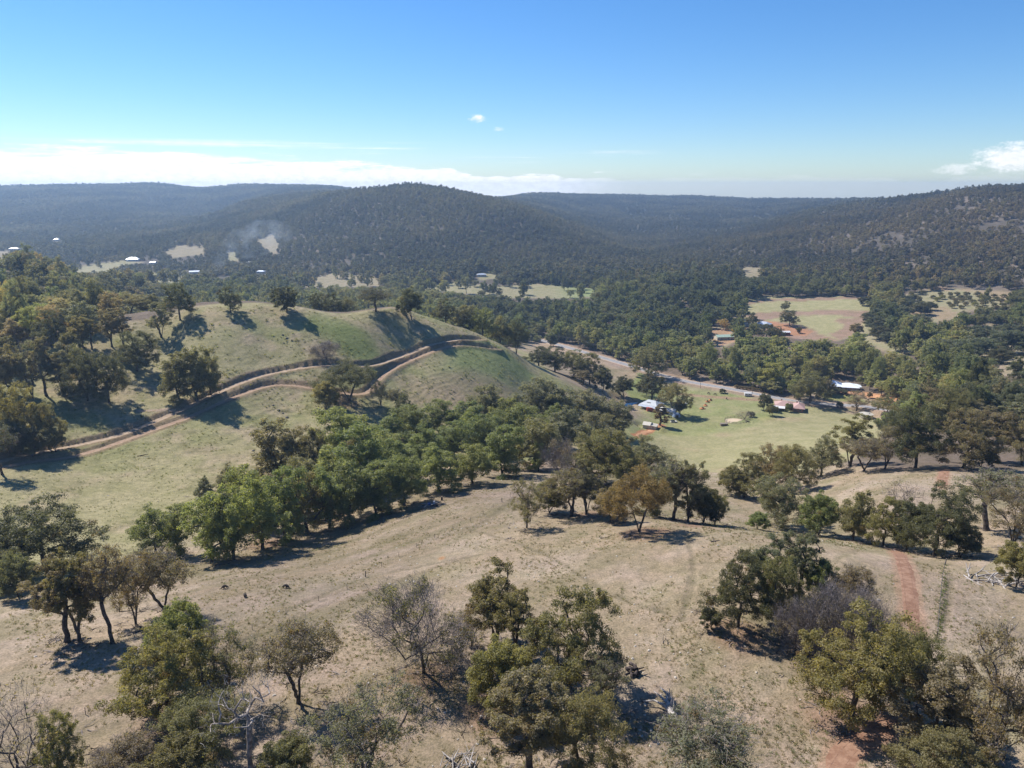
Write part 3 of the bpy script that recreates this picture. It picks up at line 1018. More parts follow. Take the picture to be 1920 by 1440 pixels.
GXn, GYn = GX, GY
def colour_ground():
    C = np.zeros(GX.shape + (3,))
    def lay(mask, c):
        nonlocal C
        C = C * (1 - mask[..., None]) + np.array(c) * mask[..., None]
    n1 = fbm(GX / 38, GY / 38, 101, 4); n2 = fbm(GX / 11, GY / 11, 105, 4); n3 = fbm(GX / 4, GY / 4, 109, 3)
    # streaks along the mowing direction of the lower paddock
    sx, sy = GX * 0.73 + GY * 0.68, -GX * 0.68 + GY * 0.73
    st = fbm(sx / 45, sy / 3.4, 113, 4) + 0.5 * fbm(sx / 60, sy / 9, 117, 2)
    C[...] = (0.345, 0.285, 0.205)
    lay(smooth(-0.05, 0.22, n2 + 0.3 * n3), (0.40, 0.34, 0.255))
    lay(smooth(0.02, 0.25, n1 + 0.5 * n2) * 0.75, (0.33, 0.27, 0.22))
    lay(smooth(0.02, 0.2, -n1 * 0.6 + 0.6 * st + 0.35 * n2) * 0.5, (0.25, 0.245, 0.135))
    lay(smooth(0.03, 0.2, st) * 0.6, (0.275, 0.235, 0.16))
    lay(smooth(0.05, 0.22, -st) * 0.35, (0.40, 0.345, 0.28))
    # woodland floor beyond the open land
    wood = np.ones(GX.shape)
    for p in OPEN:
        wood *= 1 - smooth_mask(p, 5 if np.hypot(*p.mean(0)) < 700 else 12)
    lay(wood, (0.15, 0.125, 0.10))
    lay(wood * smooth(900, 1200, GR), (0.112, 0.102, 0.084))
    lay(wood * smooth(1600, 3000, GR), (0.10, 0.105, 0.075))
    rock = wood * (1 - smooth(1700, 2300, GR)) * smooth(0.14, 0.34, fbm(GX / 60, GY / 60, 131, 4) + 0.22 * smooth(200, 900, GX) * smooth(900, 1200, GR)) * 0.8
    lay(rock * 0.8, (0.235, 0.205, 0.18))
    for i, p in enumerate(OPEN[1:]):
        m = smooth_mask(p, 10) * (1 - smooth(0, 1, np.zeros(GX.shape)))
        lay(m * (0.75 + 0.5 * n1), [(0.33, 0.33, 0.19), (0.34, 0.31, 0.21)][i % 2])
    lay(smooth_mask(OPEN[7], 8) * smooth(50, 110, GX) * 0.8, (0.25, 0.33, 0.15))
    # grassy hill: greyer green, with bare and green patches
    h = smooth_mask(HILL, 10)
    lay(h, (0.30, 0.285, 0.165))
    lay(h * smooth(-0.02, 0.2, n2 + 0.5 * n1), (0.335, 0.295, 0.195))
    lay(h * smooth(0.02, 0.22, n1 - 0.4 * n2) * 0.7, (0.235, 0.25, 0.115))
    lay(h * smooth(0.1, 0.25, n3 + 0.4 * n2) * 0.5, (0.17, 0.17, 0.08))
    green_gully = smooth_mask(world_poly([(600,600),(660,625),(700,665),(680,680),(640,640),(585,608)]), 12)
    lay(green_gully * 0.75, (0.15, 0.20, 0.065))
    lay(smooth_mask(world_poly([(850,650),(930,660),(1010,720),(930,700),(860,690)]), 14) * 0.6, (0.21, 0.29, 0.10))
    lay(smooth_mask(world_poly([(760,720),(850,710),(940,730),(900,760),(760,750)]), 12) * 0.6, (0.29, 0.235, 0.165))
    # farm paddock
    f = smooth_mask(FIELD, 6)
    lay(f, (0.345, 0.335, 0.19))
    lay(f * smooth(0.0, 0.25, n1 + 0.3 * n2) * 0.8, (0.37, 0.315, 0.20))
    g = smooth_mask(GREEN_FARM, 12)
    lay(g * (0.55 + 0.35 * smooth(-0.1, 0.1, n2)), (0.26, 0.30, 0.13))
    lay(g * smooth(0.05, 0.2, n2 - 0.4 * n1) * 0.7, (0.38, 0.36, 0.17))
    lay(smooth_mask(world_poly([(1185,720),(1205,700),(1245,735),(1215,752),(1180,745)]), 6) * 0.8, (0.23, 0.29, 0.10))
    lay(smooth_mask(world_poly([(1540,738),(1600,745),(1660,765),(1560,765)]), 5) * 0.9, (0.27, 0.29, 0.11))
    # road verges and soil
    lay(ROADSIDE * 0.9, (0.345, 0.26, 0.20))
    lay(line_mask(LANE, 2.0, 3.0) * 0.85, (0.36, 0.25, 0.18))
    lay(smooth_mask(world_poly([(995,634),(1030,644),(1080,660),(1150,690),(1100,672),(1040,662),(1000,648)]), 5) * 0.8, (0.42, 0.33, 0.25))
    # orchard soil strips
    o = smooth_mask(OPEN[9], 5)
    lay(o, (0.37, 0.36, 0.20))
    for q in [[(1388,592),(1480,583),(1560,582),(1630,584),(1626,597),(1560,590),(1480,590),(1430,600)],
              [(1425,603),(1470,602),(1520,618),(1545,632),(1567,638),(1513,636),(1467,632),(1437,615)],
              [(1567,600),(1600,596),(1628,597),(1600,626),(1575,636),(1560,630),(1590,610)],
              [(1388,568),(1440,560),(1613,556),(1613,560),(1445,564),(1400,572)]]:
        lay(smooth_mask(world_poly(q), 4) * 0.85, (0.33, 0.225, 0.18))
    lay(smooth_mask(world_poly([(1437,603),(1475,607),(1520,622),(1500,630),(1460,626)]), 4) * 0.9, (0.46, 0.25, 0.15))
    lay(smooth_mask(OPEN[10], 4) * 0.9, (0.42, 0.28, 0.19))
    lay(smooth_mask(OPEN[11], 8) * smooth(-0.05, 0.1, n1 + n2 * 0.5) * 0.6, (0.38, 0.27, 0.19))
    # tracks and bare red soil
    for ln, hw in ((UPPER, 2.0), (LOWER, 1.8)):
        lay(line_mask(ln, hw + 1.2, 1.2) * 0.7, (0.22, 0.16, 0.11))
    for ln, hw in ((RED_TRACK, 2.2), (RED_FAR, 2.0), (RED_NEAR, 2.6)):
        lay(line_mask(ln, hw * 0.75, 1.1) * 0.7, (0.38, 0.26, 0.185))
    lay(line_mask(DRIVE, 4, 3), (0.50, 0.26, 0.13))
    lay(line_mask(FARM_DIRT, 2.2, 1.5), (0.46, 0.22, 0.12))
    for u, v, r in ((1380,1195,6),(1560,1235,9),(1600,1355,8),(930,1330,6),(330,1345,7),(800,1265,6),(1210,1000,8),(1300,985,7),(700,925,6),(850,900,8),(940,880,9),(1000,870,9),(650,755,9),(1120,965,6),(100,640,9),(640,970,7),(500,1020,7)):
        p = hit(u, v)
        d = np.hypot(GX - p[0], (GY - p[1]))
        lay((1 - smooth(r * 0.3, r, d + 6 * n2)) * 0.7, (0.27, 0.175, 0.125))
    p = hit(828, 1047)
    lay((1 - smooth(0.2, 1.1, np.hypot(GX - p[0], (GY - p[1]) * 0.6))) * 0.8 + 0.0 * GX, (0.48, 0.25, 0.12))
    keep = np.maximum(h, wood)[..., None]
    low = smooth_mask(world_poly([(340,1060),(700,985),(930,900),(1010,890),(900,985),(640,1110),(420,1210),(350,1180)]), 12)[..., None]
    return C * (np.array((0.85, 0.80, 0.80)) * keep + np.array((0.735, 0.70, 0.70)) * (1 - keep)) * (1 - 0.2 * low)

print('painting')
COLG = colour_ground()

# wheel ruts and cattle tracks: slight grooves in the paddock, worn to bare soil
RUTS = [path_from(q, 1.5) for q in [
 [(1150,880),(1030,905),(985,925),(950,950),(905,985),(860,1000)], [(1040,895),(1000,912),(962,935),(925,965),(890,990)],
 [(880,990),(1000,1030),(1060,1060),(1150,1115),(1250,1150)], [(560,1135),(680,1085),(800,1060),(900,1040)], [(1285,1000),(1300,1060),(1290,1120),(1280,1160)],
 [(400,1230),(470,1195),(560,1180)], [(640,1150),(760,1085),(860,1050)], [(1780,1075),(1778,1130),(1765,1180)]]]
for ln in RUTS:
    d = line_mask(ln, 0.25, 0.7)
    GZ -= 0.13 * d
    COLG = COLG * (1 - 0.6 * d[..., None]) + np.array((0.15, 0.125, 0.085)) * 0.6 * d[..., None]

BUILD_PADS = {}
for nm, u, v, r in (('white_house',1577,728,17),('pink_house',1478,766,17),('grey_house',1222,764,12),('tent',1252,775,8),('shed',1219,802,7),('tank',1623,783,6),
                    ('orchard_house',1431,612,9),('orchard_shed',1471,627,6),('green_shed',1357,636,9)):
    p = hit(u, v)
    BUILD_PADS[nm] = (p[0], p[1], level_pad(p, r, r * 1.7))

# ------------------------------------------------------------------ ground sheet
def ground_material():
    m, nt, out = new_mat('pasture_and_soil')
    b = principled(nt, out, 0.95, 0.1)
    a = nt.nodes.new('ShaderNodeAttribute'); a.attribute_name = 'albedo'
    tc = nt.nodes.new('ShaderNodeTexCoord')
    n1 = tex_noise(nt, 0.55, 7, 0.65, vec=tc.outputs['Object'])
    n2 = tex_noise(nt, 3.2, 6, 0.7, vec=tc.outputs['Object'])
    n3 = tex_noise(nt, 0.10, 5, 0.6, vec=tc.outputs['Object'])
    v = mixc(nt, mrange(n1.outputs[0], 0.32, 0.68, tree=nt), (0.84, 0.85, 0.82), (1.15, 1.13, 1.12))
    c = mixc(nt, 1.0, a.outputs['Color'], v, 'MULTIPLY')
    v2 = mixc(nt, mrange(n2.outputs[0], 0.35, 0.65, tree=nt), (0.74, 0.76, 0.70), (1.22, 1.2, 1.18))
    c = mixc(nt, 1.0, c, v2, 'MULTIPLY')
    v3 = mixc(nt, mrange(n3.outputs[0], 0.35, 0.65, tree=nt), (0.90, 0.92, 0.86), (1.10, 1.08, 1.12))
    c = mixc(nt, 1.0, c, v3, 'MULTIPLY')
    nt.links.new(c, b.inputs['Base Color'])
    bp = nt.nodes.new('ShaderNodeBump')
    bp.inputs['Strength'].default_value = 0.8
    bp.inputs['Distance'].default_value = 0.45
    add = mnode('ADD', n1.outputs[0], mnode('MULTIPLY', n2.outputs[0], 0.35, tree=nt), tree=nt)
    nt.links.new(add, bp.inputs['Height'])
    nt.links.new(bp.outputs[0], b.inputs['Normal'])
    return m
M_GROUND = ground_material()
nr, na = GX.shape
ii = np.arange(nr - 1)[:, None] * na + np.arange(na - 1)[None]
gf = np.stack([ii, ii + 1, ii + na + 1, ii + na], -1).reshape(-1, 4)
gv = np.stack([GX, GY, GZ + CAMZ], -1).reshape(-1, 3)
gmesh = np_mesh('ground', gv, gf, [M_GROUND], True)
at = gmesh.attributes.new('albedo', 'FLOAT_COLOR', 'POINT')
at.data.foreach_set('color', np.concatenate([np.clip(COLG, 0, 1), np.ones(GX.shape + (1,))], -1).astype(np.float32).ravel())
ground = link('ground', gmesh)
tag(ground, 'rolling dry pasture, farm paddocks and hills', None, None, 'structure')

def gz(x, y):
    return float(ground_z(x, y)[0]) + CAMZ

def ribbon(name, line, half, mat, lift=0.06, label=None, jag=0.0, across=7, taper=False):
    """a made surface laid over the land"""
    line = np.asarray(line)
    t = np.gradient(line, axis=0)
    L = np.hypot(t[:, 0], t[:, 1])[:, None] + 1e-9
    nrm = np.stack([-t[:, 1], t[:, 0]], 1) / L
    s = np.linspace(-1, 1, across)
    k = len(line)
    jl = 1 + jag * 2 * fbm(np.arange(k) / 3.0, np.arange(k) * 0.0 + 4.2, 71, 3)
    jr = 1 + jag * 2 * fbm(np.arange(k) / 3.0, np.arange(k) * 0.0 + 9.7, 72, 3)
    if taper:
        e = np.minimum(np.arange(k), np.arange(k)[::-1]) / max(3.0, k * 0.12)
        e = np.clip(e, 0.12, 1) ** 0.5
        jl, jr = jl * e, jr * e
    off = np.where(s[None] < 0, s[None] * jl[:, None], s[None] * jr[:, None]) * half
    P_ = line[:, None, :] + nrm[:, None, :] * off[..., None]
    z = ground_z(P_[..., 0].ravel(), P_[..., 1].ravel()).reshape(P_.shape[:2]) + CAMZ + lift
    z = z - 0.05 * (np.abs(s)[None] > 0.99)
    V = np.concatenate([P_, z[..., None]], -1).reshape(-1, 3)
    i = np.arange(k - 1)[:, None] * across + np.arange(across - 1)[None]
    Fq = np.stack([i, i + across, i + across + 1, i + 1], -1).reshape(-1, 4)
    me = np_mesh(name, V, Fq, [mat], True)
    o = link(name, me)
    return tag(o, label, None, None, 'structure')

def soil(name, a, b_, scale=0.7):
    m, nt, out = new_mat(name)
    b = principled(nt, out, 0.95, 0.1)
    nz = tex_noise(nt, scale, 7, 0.65)
    nz2 = tex_noise(nt, scale * 6, 5, 0.7)
    c = mixc(nt, mrange(nz.outputs[0], 0.35, 0.65, tree=nt), a, b_)
    c = mixc(nt, 1.0, c, mixc(nt, nz2.outputs[0], (0.75, 0.75, 0.75), (1.25, 1.25, 1.25)), 'MULTIPLY')
    nt.links.new(c, b.inputs['Base Color'])
    bp = nt.nodes.new('ShaderNodeBump')
    bp.inputs['Strength'].default_value = 0.5
    bp.inputs['Distance'].default_value = 0.15
    nt.links.new(nz2.outputs[0], bp.inputs['Height'])
    nt.links.new(bp.outputs[0], b.inputs['Normal'])
    return m
M_TRACK = soil('sandy_track', (0.275, 0.20, 0.14), (0.36, 0.28, 0.205))
M_TRACK2 = soil('reddish_track', (0.245, 0.165, 0.115), (0.33, 0.24, 0.17))
M_RED = soil('red_gravel', (0.19, 0.105, 0.07), (0.29, 0.18, 0.125))
M_ORANGE = soil('orange_clay', (0.40, 0.20, 0.105), (0.48, 0.28, 0.16))
M_ASPHALT = soil('worn_asphalt', (0.22, 0.215, 0.22), (0.29, 0.285, 0.29), 0.5)
M_GRAVEL = soil('pink_gravel', (0.33, 0.26, 0.205), (0.41, 0.335, 0.27))

ribbon('hill_track', UPPER, 1.65, M_TRACK, 0.07, 'upper pale farm track benched into the grassy hill', 0.2)
ribbon('lower_hill_track', LOWER, 1.45, M_TRACK2, 0.07, 'lower reddish farm track below the pale one', 0.2)
ribbon('side_track', LOOP, 1.2, M_TRACK, 0.07, 'short grassy spur of the hill track', 0.2)
ribbon('road_shoulder', ROAD, 5.0, M_GRAVEL, 0.05, 'pinkish gravel shoulder of the valley road', 0.12)
ribbon('road', ROAD, 3.4, M_ASPHALT, 0.09, 'grey sealed road along the valley floor', 0.02)
ribbon('red_track', RED_TRACK, 1.3, M_RED, 0.05, 'red gravel vehicle track over the near rise', 0.3, taper=True)
ribbon('red_track_far', RED_FAR, 1.5, M_RED, 0.05, 'orange end of the red track beyond the dip', 0.3, taper=True)
ribbon('red_clay_patch', RED_NEAR, 1.8, M_RED, 0.05, 'bare red clay patch at the bottom edge', 0.35, taper=True)
ribbon('driveway', DRIVE, 3.4, M_ORANGE, 0.06, 'orange clay driveway beside the white roofed house', 0.2, taper=True)
ribbon('farm_driveway', FARM_DIRT, 1.6, M_ORANGE, 0.06, 'short red dirt drive by the small pale shed', 0.25, taper=True)

# wheel ruts and the grass left standing between them
def offset(line, d):
    t = np.gradient(line, axis=0)
    L = np.hypot(t[:, 0], t[:, 1])[:, None] + 1e-9
    return line + np.stack([-t[:, 1], t[:, 0]], 1) / L * d
M_RUT = soil('worn_rut', (0.15, 0.085, 0.058), (0.25, 0.15, 0.105), 1.4)
M_STRIP = soil('track_grass', (0.15, 0.135, 0.075), (0.25, 0.215, 0.13), 1.1)
for tr in list(scene.objects):
    nm = tr.name
    if nm in ('red_track', 'red_clay_patch'):
        for d in (-0.72, 0.72):
            o = ribbon('wheel_rut', offset(RED_TRACK if nm == 'red_track' else RED_NEAR, d), 0.2, M_RUT, 0.062, None, 0.9, 3, True)
            o.parent = tr
    if nm in ('hill_track', 'lower_hill_track'):
        ln = UPPER if nm == 'hill_track' else LOWER
        for a in range(6, len(ln) - 14, 13):
            if rnd.random() < 0.62:
                o = ribbon('grass_strip', ln[a:a + int(rnd.uniform(7, 15))], 0.26, M_STRIP, 0.085, None, 1.0, 3, True)
                o.parent = tr

def pond():
    k = 40
    a = np.linspace(0, 2 * math.pi, k, endpoint=False)
    r = 7.6 * (1 + 0.16 * np.sin(2 * a + 0.6) + 0.08 * np.sin(3 * a))
    V = [(POND[0], POND[1], POND_Z + CAMZ - 0.25)] + [(POND[0] + math.cos(t) * q, POND[1] + 1.15 * math.sin(t) * q, POND_Z + CAMZ - 0.25) for t, q in zip(a, r)]
    Fq = [(0, 1 + i, 1 + (i + 1) % k) for i in range(k)]
    m, nt, out = new_mat('dam_water')
    b = principled(nt, out, 0.06, 0.6, (0.012, 0.03, 0.06))
    nz = tex_noise(nt, 1.2, 3)
    bp = nt.nodes.new('ShaderNodeBump')
    bp.inputs['Strength'].default_value = 0.06
    nt.links.new(nz.outputs[0], bp.inputs['Height']); nt.links.new(bp.outputs[0], b.inputs['Normal'])
    o = link('pond_water', np_mesh('pond_water', V, Fq, [m]))
    tag(o, 'small blue farm dam below the grassy hill', None, None, 'structure')
pond()
# ------------------------------------------------------------------ single trees of the near country
build_kinds()

def stand(name, kind, var, u, vb, vt, w, colour, label, group=None, d=None, cat='tree', bark=None, rz=None):
    """plant a tree whose foot, top and crown width were measured in the photograph"""
    if d is None:
        p = hit(u, vb, 0, 2.0)
    else:
        q = ray(u, vb)
        p = q * d
        p[2] = ground_z(p[0], p[1])[0]
    dep = p[1] * CP - p[2] * SP
    b = (vt - 720.0) / F_PX
    # height so that the top comes to row vt:  (y SP + z CP) / (y CP - z SP) = -b
    z = -p[1] * (SP + b * CP) / (CP - b * SP)
    h = max(1.0, z - p[2])
    return plant(name, kind, var, (p[0], p[1], p[2] + CAMZ), h, w * dep / F_PX, colour, label, cat, group, rz, bark)

G1 = 'gum trees standing in the near paddock'
for a in [
 # left foreground
 ('gum_tree','dome',0,85,1068,940,172,'dark','large dark green gum at the left edge above the two leaning trunks'),
 ('gum_tree','tall',0,124,1203,1048,105,'brown','left gum of the pair with bare dark trunks on the left'),
 ('gum_tree','tall',1,150,1203,1042,95,'olive','right gum of the pair with bare dark trunks on the left'),
 ('gum_tree','open',2,212,1206,1035,78,'brown','thin gum with pale trunk right of the dark trunk pair'),
 ('gum_tree','open',1,256,1172,1042,78,'brown','brownish gum left of the spreading bare limbed tree'),
 ('gum_tree','open',0,308,1148,1030,108,'brown','spreading gum with bare dark limbs in front of the creek trees'),
 ('gum_tree','bush',0,345,1262,1140,100,'green','dark green gum behind the large yellow green tree'),
 ('gum_tree','dome',1,322,1348,1176,172,'yellow_olive','large yellow green gum with a thick trunk, left foreground'),
 ('gum_tree','open',1,430,1328,1183,118,'olive','gum leaning over the white dead tree, left foreground'),
 ('gum_tree','dome',2,385,1425,1312,165,'olive','low olive gum at the foot of the large yellow green tree'),
 ('gum_tree','open',0,560,1318,1168,132,'brown','grey brown gum with twin stems alone in the paddock'),
 ('gum_tree','open',1,688,1470,1298,182,'grey_green','grey green gum at the bottom edge below the twin stemmed tree'),
 ('gum_tree','bush',1,545,1470,1383,92,'olive','small olive gum cut by the bottom edge, left of centre'),
 ('gum_tree','open',2,245,1475,1386,90,'brown','small brownish gum cut by the bottom edge, far left'),
 ('gum_tree','bush',0,330,1490,1402,110,'olive','olive bushy gum cut by the bottom edge under the low olive gum'),
 ('gum_tree','dome',0,118,1478,1342,72,'olive','green topped gum in the bottom left corner'),
 # centre foreground
 ('gum_tree','tall',2,928,1212,1058,108,'olive','tall dark gum at the back of the central clump'),
 ('gum_tree','tall',1,966,1242,1104,82,'olive','narrow gum in the middle of the central clump'),
 ('gum_tree','dome',1,1068,1290,1104,168,'olive','broad gum on the right of the central clump'),
 ('gum_tree','bush',1,938,1330,1200,108,'yellow_olive','yellow green gum at the left of the central clump'),
 ('gum_tree','open',1,885,1215,1135,62,'brown','small brownish gum left of the tall dark one in the central clump'),
 ('gum_tree','tall',0,992,1450,1254,150,'brown','brown green gum in front of the central clump with a visible trunk'),
 ('gum_tree','dome',2,1092,1470,1305,160,'olive','low gum at the bottom edge in front of the central clump'),
 ('gum_tree','open',2,1135,1345,1240,70,'grey_green','grey gum on the right flank of the central clump'),
 ('gum_tree','open',0,1330,1490,1350,200,'grey_green','gum at the bottom edge beside the white fallen tree'),
 # right foreground
 ('gum_tree','dome',1,1383,1176,1038,112,'dark','dark gum on the left of the clump beside the red track'),
 ('gum_shrub','bush',0,1333,1180,1143,34,'dark','small dark bush at the foot of the dark gum near the red track'),
 ('gum_tree','tall',2,1432,1140,1008,82,'blue_green','grey green gum at the back left of the clump by the red track'),
 ('gum_tree','tall',1,1496,1130,1000,84,'blue_green','tallest grey green gum at the back of the clump by the red track'),
 ('gum_tree','dome',0,1465,1178,1050,84,'olive','olive gum in the middle of the clump by the red track'),
 ('gum_tree','bush',1,1535,1150,1056,62,'green','green bushy gum beside the purple leafless shrubs'),
 ('gum_tree','open',2,1590,1165,1063,70,'brown','thin grey brown gum above the purple leafless shrubs'),
 ('gum_tree','dome',0,1597,1346,1148,186,'yellow_olive','large olive gum with a stout dark trunk, right foreground'),
 ('gum_tree','dome',2,1705,1318,1178,100,'olive','gum with rounded top right of the large stout trunked one'),
 ('gum_tree','tall',2,1742,1412,1238,168,'brown','many stemmed brown green gum in the right foreground'),
 ('gum_tree','open',1,1858,1450,1203,148,'brown','gum with a bent bare trunk at the right edge'),
 ('gum_tree','dome',1,1770,1490,1375,170,'olive','olive gum cut by the bottom edge, right'),
 ('gum_tree','open',0,1925,1480,1268,90,'brown','gum cut by the right edge near the bottom corner'),
 ('gum_shrub','bush',1,1650,1330,1245,48,'dark','dark bushy gum squeezed between the two right foreground gums'),
 ('gum_tree','bush',0,1905,1100,1022,62,'yellow_olive','yellow green bushy gum at the right edge by the white branches'),
]:
    stand(a[0], a[1], a[2], a[3], a[4], a[5], a[6], a[7], a[8], G1)
for a in [
 ('bare_tree','bare',0,795,1262,1103,162,'olive','purplish leafless tree alone in the centre foreground'),
 ('bare_shrub','bare',1,1545,1238,1098,90,'purple','purple grey leafless shrub, left one beside the olive gum'),
 ('bare_shrub','bare',1,1605,1225,1108,82,'purple','purple grey leafless shrub, right one reaching towards the red track'),
 ('bare_shrub','bare',1,1490,1232,1130,70,'purple','purple grey leafless shrub, low one nearest the dark gum'),
 ('dead_tree','dead',0,470,1446,1285,92,'olive','dead white tree with bare branches, left foreground'),
 ('bare_tree','dead',1,45,1480,1318,120,'brown','leafless dark branched tree in the bottom left corner'),
 ('bare_tree','bare',0,1060,918,828,66,'purple','greyish half bare tree at the head of the paddock'),
 ('bare_shrub','dead',1,1688,965,905,46,'purple','small leafless shrub in the field beyond the crest'),
 ('bare_shrub','bare',1,612,673,642,40,'purple','round grey leafless bush above the pale hill track'),
 ('bare_shrub','bare',1,193,1428,1404,30,'purple','low grey dead bush in the bottom left paddock'),
 ('bare_shrub','bare',1,1212,742,718,24,'purple','small leafless tree beside the blue dam'),
]:
    stand(a[0], a[1], a[2], a[3], a[4], a[5], a[6], a[7], a[8], 'leafless trees and shrubs')

G2 = 'trees along the crest on the right'
for a in [
 ('gum_tree','tall',1,1290,980,868,60,'grey_green','thin gum at the right of the rust coloured tree'),
 ('gum_tree','bush',0,1318,982,918,66,'dark','dark round gum at the left end of the crest'),
 ('gum_tree','dome',1,1395,932,850,82,'olive','leftmost gum of the rounded clump before the farm paddock'),
 ('gum_tree','dome',0,1442,918,838,74,'brown','middle gum of the rounded clump before the farm paddock'),
 ('gum_tree','dome',2,1482,922,833,70,'olive','right gum of the rounded clump before the farm paddock'),
 ('gum_tree','bush',0,1378,930,888,48,'grey_green','low gum under the left end of the rounded clump'),
 ('gum_tree','dome',0,1465,990,895,98,'grey_green','grey green gum with a dark trunk just behind the crest'),
 ('gum_tree','dome',1,1540,893,818,72,'grey_green','grey green gum right of the rounded clump'),
 ('gum_tree','tall',2,1592,874,775,76,'yellow_olive','tall gum with olive top standing before the pale field'),
 ('gum_tree','open',0,1620,884,822,72,'brown','gum with leaning thin stems left of the big dark gum'),
 ('gum_tree','open',1,1660,880,798,64,'brown','thin crowned gum beside the big dark gum'),
 ('gum_tree','dome',0,1716,878,766,100,'dark','big dark gum in the row behind the red track end'),
 ('gum_tree','dome',1,1806,878,768,104,'brown','broad brown gum right of the big dark gum'),
 ('gum_tree','tall',1,1862,868,772,90,'brown','brown gum with forked trunk near the right edge'),
 ('gum_tree','bush',0,1838,880,838,44,'dark','low dark shrub between the broad brown gum and the right edge'),
 ('gum_tree','dome',2,1915,872,780,80,'brown','brown gum cut by the right edge behind the crest'),
 ('gum_tree','bush',1,1535,1004,925,66,'green','green bushy gum on the crest, first right of the grey green one'),
 ('gum_tree','grove',0,1598,1014,920,68,'olive','slim olive gum on the crest'),
 ('gum_tree','dome',1,1655,1024,934,78,'yellow_olive','yellowish gum with a dark trunk on the crest above the red track'),
 ('gum_tree','bush',0,1700,1032,940,66,'dark','dark gum on the crest right of the yellowish one'),
 ('gum_tree','dome',0,1752,1042,912,112,'dark','largest dark gum on the crest, right of the red track'),
 ('gum_tree','open',2,1850,995,882,108,'grey_green','open limbed gum on the slope behind the white branches'),
 ('gum_tree','open',1,1898,1030,918,96,'brown','grey brown gum at the right edge above the white branches'),
 ('gum_tree','bush',1,1800,1045,985,60,'dark','low dark gum on the crest right of the largest dark one'),
 ('gum_shrub','bush',0,1420,992,962,36,'green','low bush at the left foot of the grey green gum behind the crest'),
 # group above the paddock head
 ('gum_tree','open',1,988,990,903,62,'olive','leftmost gum of the group at the head of the near paddock'),
 ('gum_tree','open',0,1072,968,885,96,'olive','leaning many limbed gum at the head of the near paddock'),
 ('gum_tree','dome',0,1135,915,812,112,'olive','large round olive gum at the head of the near paddock'),
 ('gum_tree','dome',1,1208,895,818,86,'grey_green','grey green gum behind the rust coloured tree'),
 ('gum_tree','dome',2,1198,998,878,108,'rust','rust coloured gum standing on a bare patch'),
 ('gum_tree','open',2,1262,975,868,70,'grey_green','sparse pale limbed gum between rust tree and crest'),
 ('gum_tree','dome',1,1165,908,836,86,'olive','olive gum behind the rust tree, right of the large round one'),
 ('gum_tree','grove',2,1230,968,878,62,'grey_green','upright grey green gum just right of the rust tree'),
 ('gum_tree','dome',0,1100,902,826,92,'olive','olive gum behind the leaning one at the paddock head'),
 ('gum_tree','bush',0,1145,978,915,58,'brown','low brown gum between the leaning gum and the rust tree'),
 ('gum_tree','dome',2,1340,984,922,50,'olive','olive gum at the left end of the crest beside the dark round one'),
 ('gum_tree','bush',1,1030,962,905,60,'olive','low olive gum left of the leaning one at the paddock head'),
 ('gum_tree','tall',2,1100,965,862,60,'grey_green','slim grey green gum between the leaning gum and the rust tree'),
]:
    stand(a[0], a[1], a[2], a[3], a[4], a[5], a[6], a[7], a[8], G2)

# planted grove along the creek: front row and the rows behind it, left to right
ORD = ['first','second','third','fourth','fifth','sixth','seventh','eighth','ninth','tenth','eleventh','twelfth','thirteenth','fourteenth','fifteenth','sixteenth','seventeenth','eighteenth','nineteenth','twentieth']
def ordinal(i):
    if i < 20: return ORD[i]
    k = i + 1
    return '%d%s' % (k, 'th' if 10 <= k % 100 <= 20 else {1: 'st', 2: 'nd', 3: 'rd'}.get(k % 10, 'th'))
GROVE_FRONT = [(292,1036,950,62,'green'),(335,1042,948,62,'green'),(398,1052,930,74,'fresh'),(440,1050,915,70,'fresh'),(492,1030,893,92,'fresh'),(535,1010,880,76,'green'),(575,998,888,70,'olive'),
 (618,990,878,72,'green'),(655,975,862,84,'green'),(705,965,868,70,'green'),(758,948,856,66,'green'),(822,920,832,70,'fresh'),(886,908,832,66,'fresh'),(942,892,800,70,'green'),(1002,878,788,82,'olive'),(1010,884,832,34,'fresh')]
GROVE_MID = [(470,990,872,70,'fresh'),(560,960,860,70,'olive'),(625,935,838,78,'fresh'),(690,925,800,86,'green'),(745,905,822,72,'green'),(800,880,800,70,'green'),(720,880,812,70,'fresh'),(850,868,790,66,'green'),(905,855,778,62,'green'),
 (660,905,822,60,'olive'),(1060,850,768,78,'grey_green'),(1110,838,772,70,'grey_green'),(1140,836,778,56,'olive')]
GROVE_BACK = [(525,890,788,84,'olive'),(590,885,800,56,'olive'),(640,862,766,76,'fresh'),(665,850,778,60,'fresh'),(725,845,780,72,'green'),(775,830,760,66,'green'),(825,822,752,62,'green'),(872,815,750,66,'green'),(915,800,725,58,'grey_green'),(948,815,745,56,'fresh'),
 (968,800,738,60,'grey_green'),(1010,795,712,72,'grey_green'),(1050,805,725,72,'grey_green'),(1090,800,735,62,'grey_green'),(1130,808,745,66,'grey_green'),(1160,812,752,50,'grey_green'),(760,812,738,44,'dark'),(985,840,762,60,'green'),(1030,835,760,60,'green'),(935,845,770,56,'green'),(880,842,768,56,'fresh')]
for rowname, row in (('front row', GROVE_FRONT), ('middle row', GROVE_MID), ('back row', GROVE_BACK)):
    row = sorted(row)
    cnt = len(row)
    for i, (u, vb, vt, w, c) in enumerate(row):
        stand('creek_gum', 'grove', i + len(rowname), u, vb, vt, w * 1.12, c, '%s gum of the creek grove, %s from the left in its %s' % ({'fresh': 'bright green', 'green': 'green', 'olive': 'olive', 'grey_green': 'grey green', 'dark': 'dark'}[c], ordinal(i), rowname), 'creek grove gums')
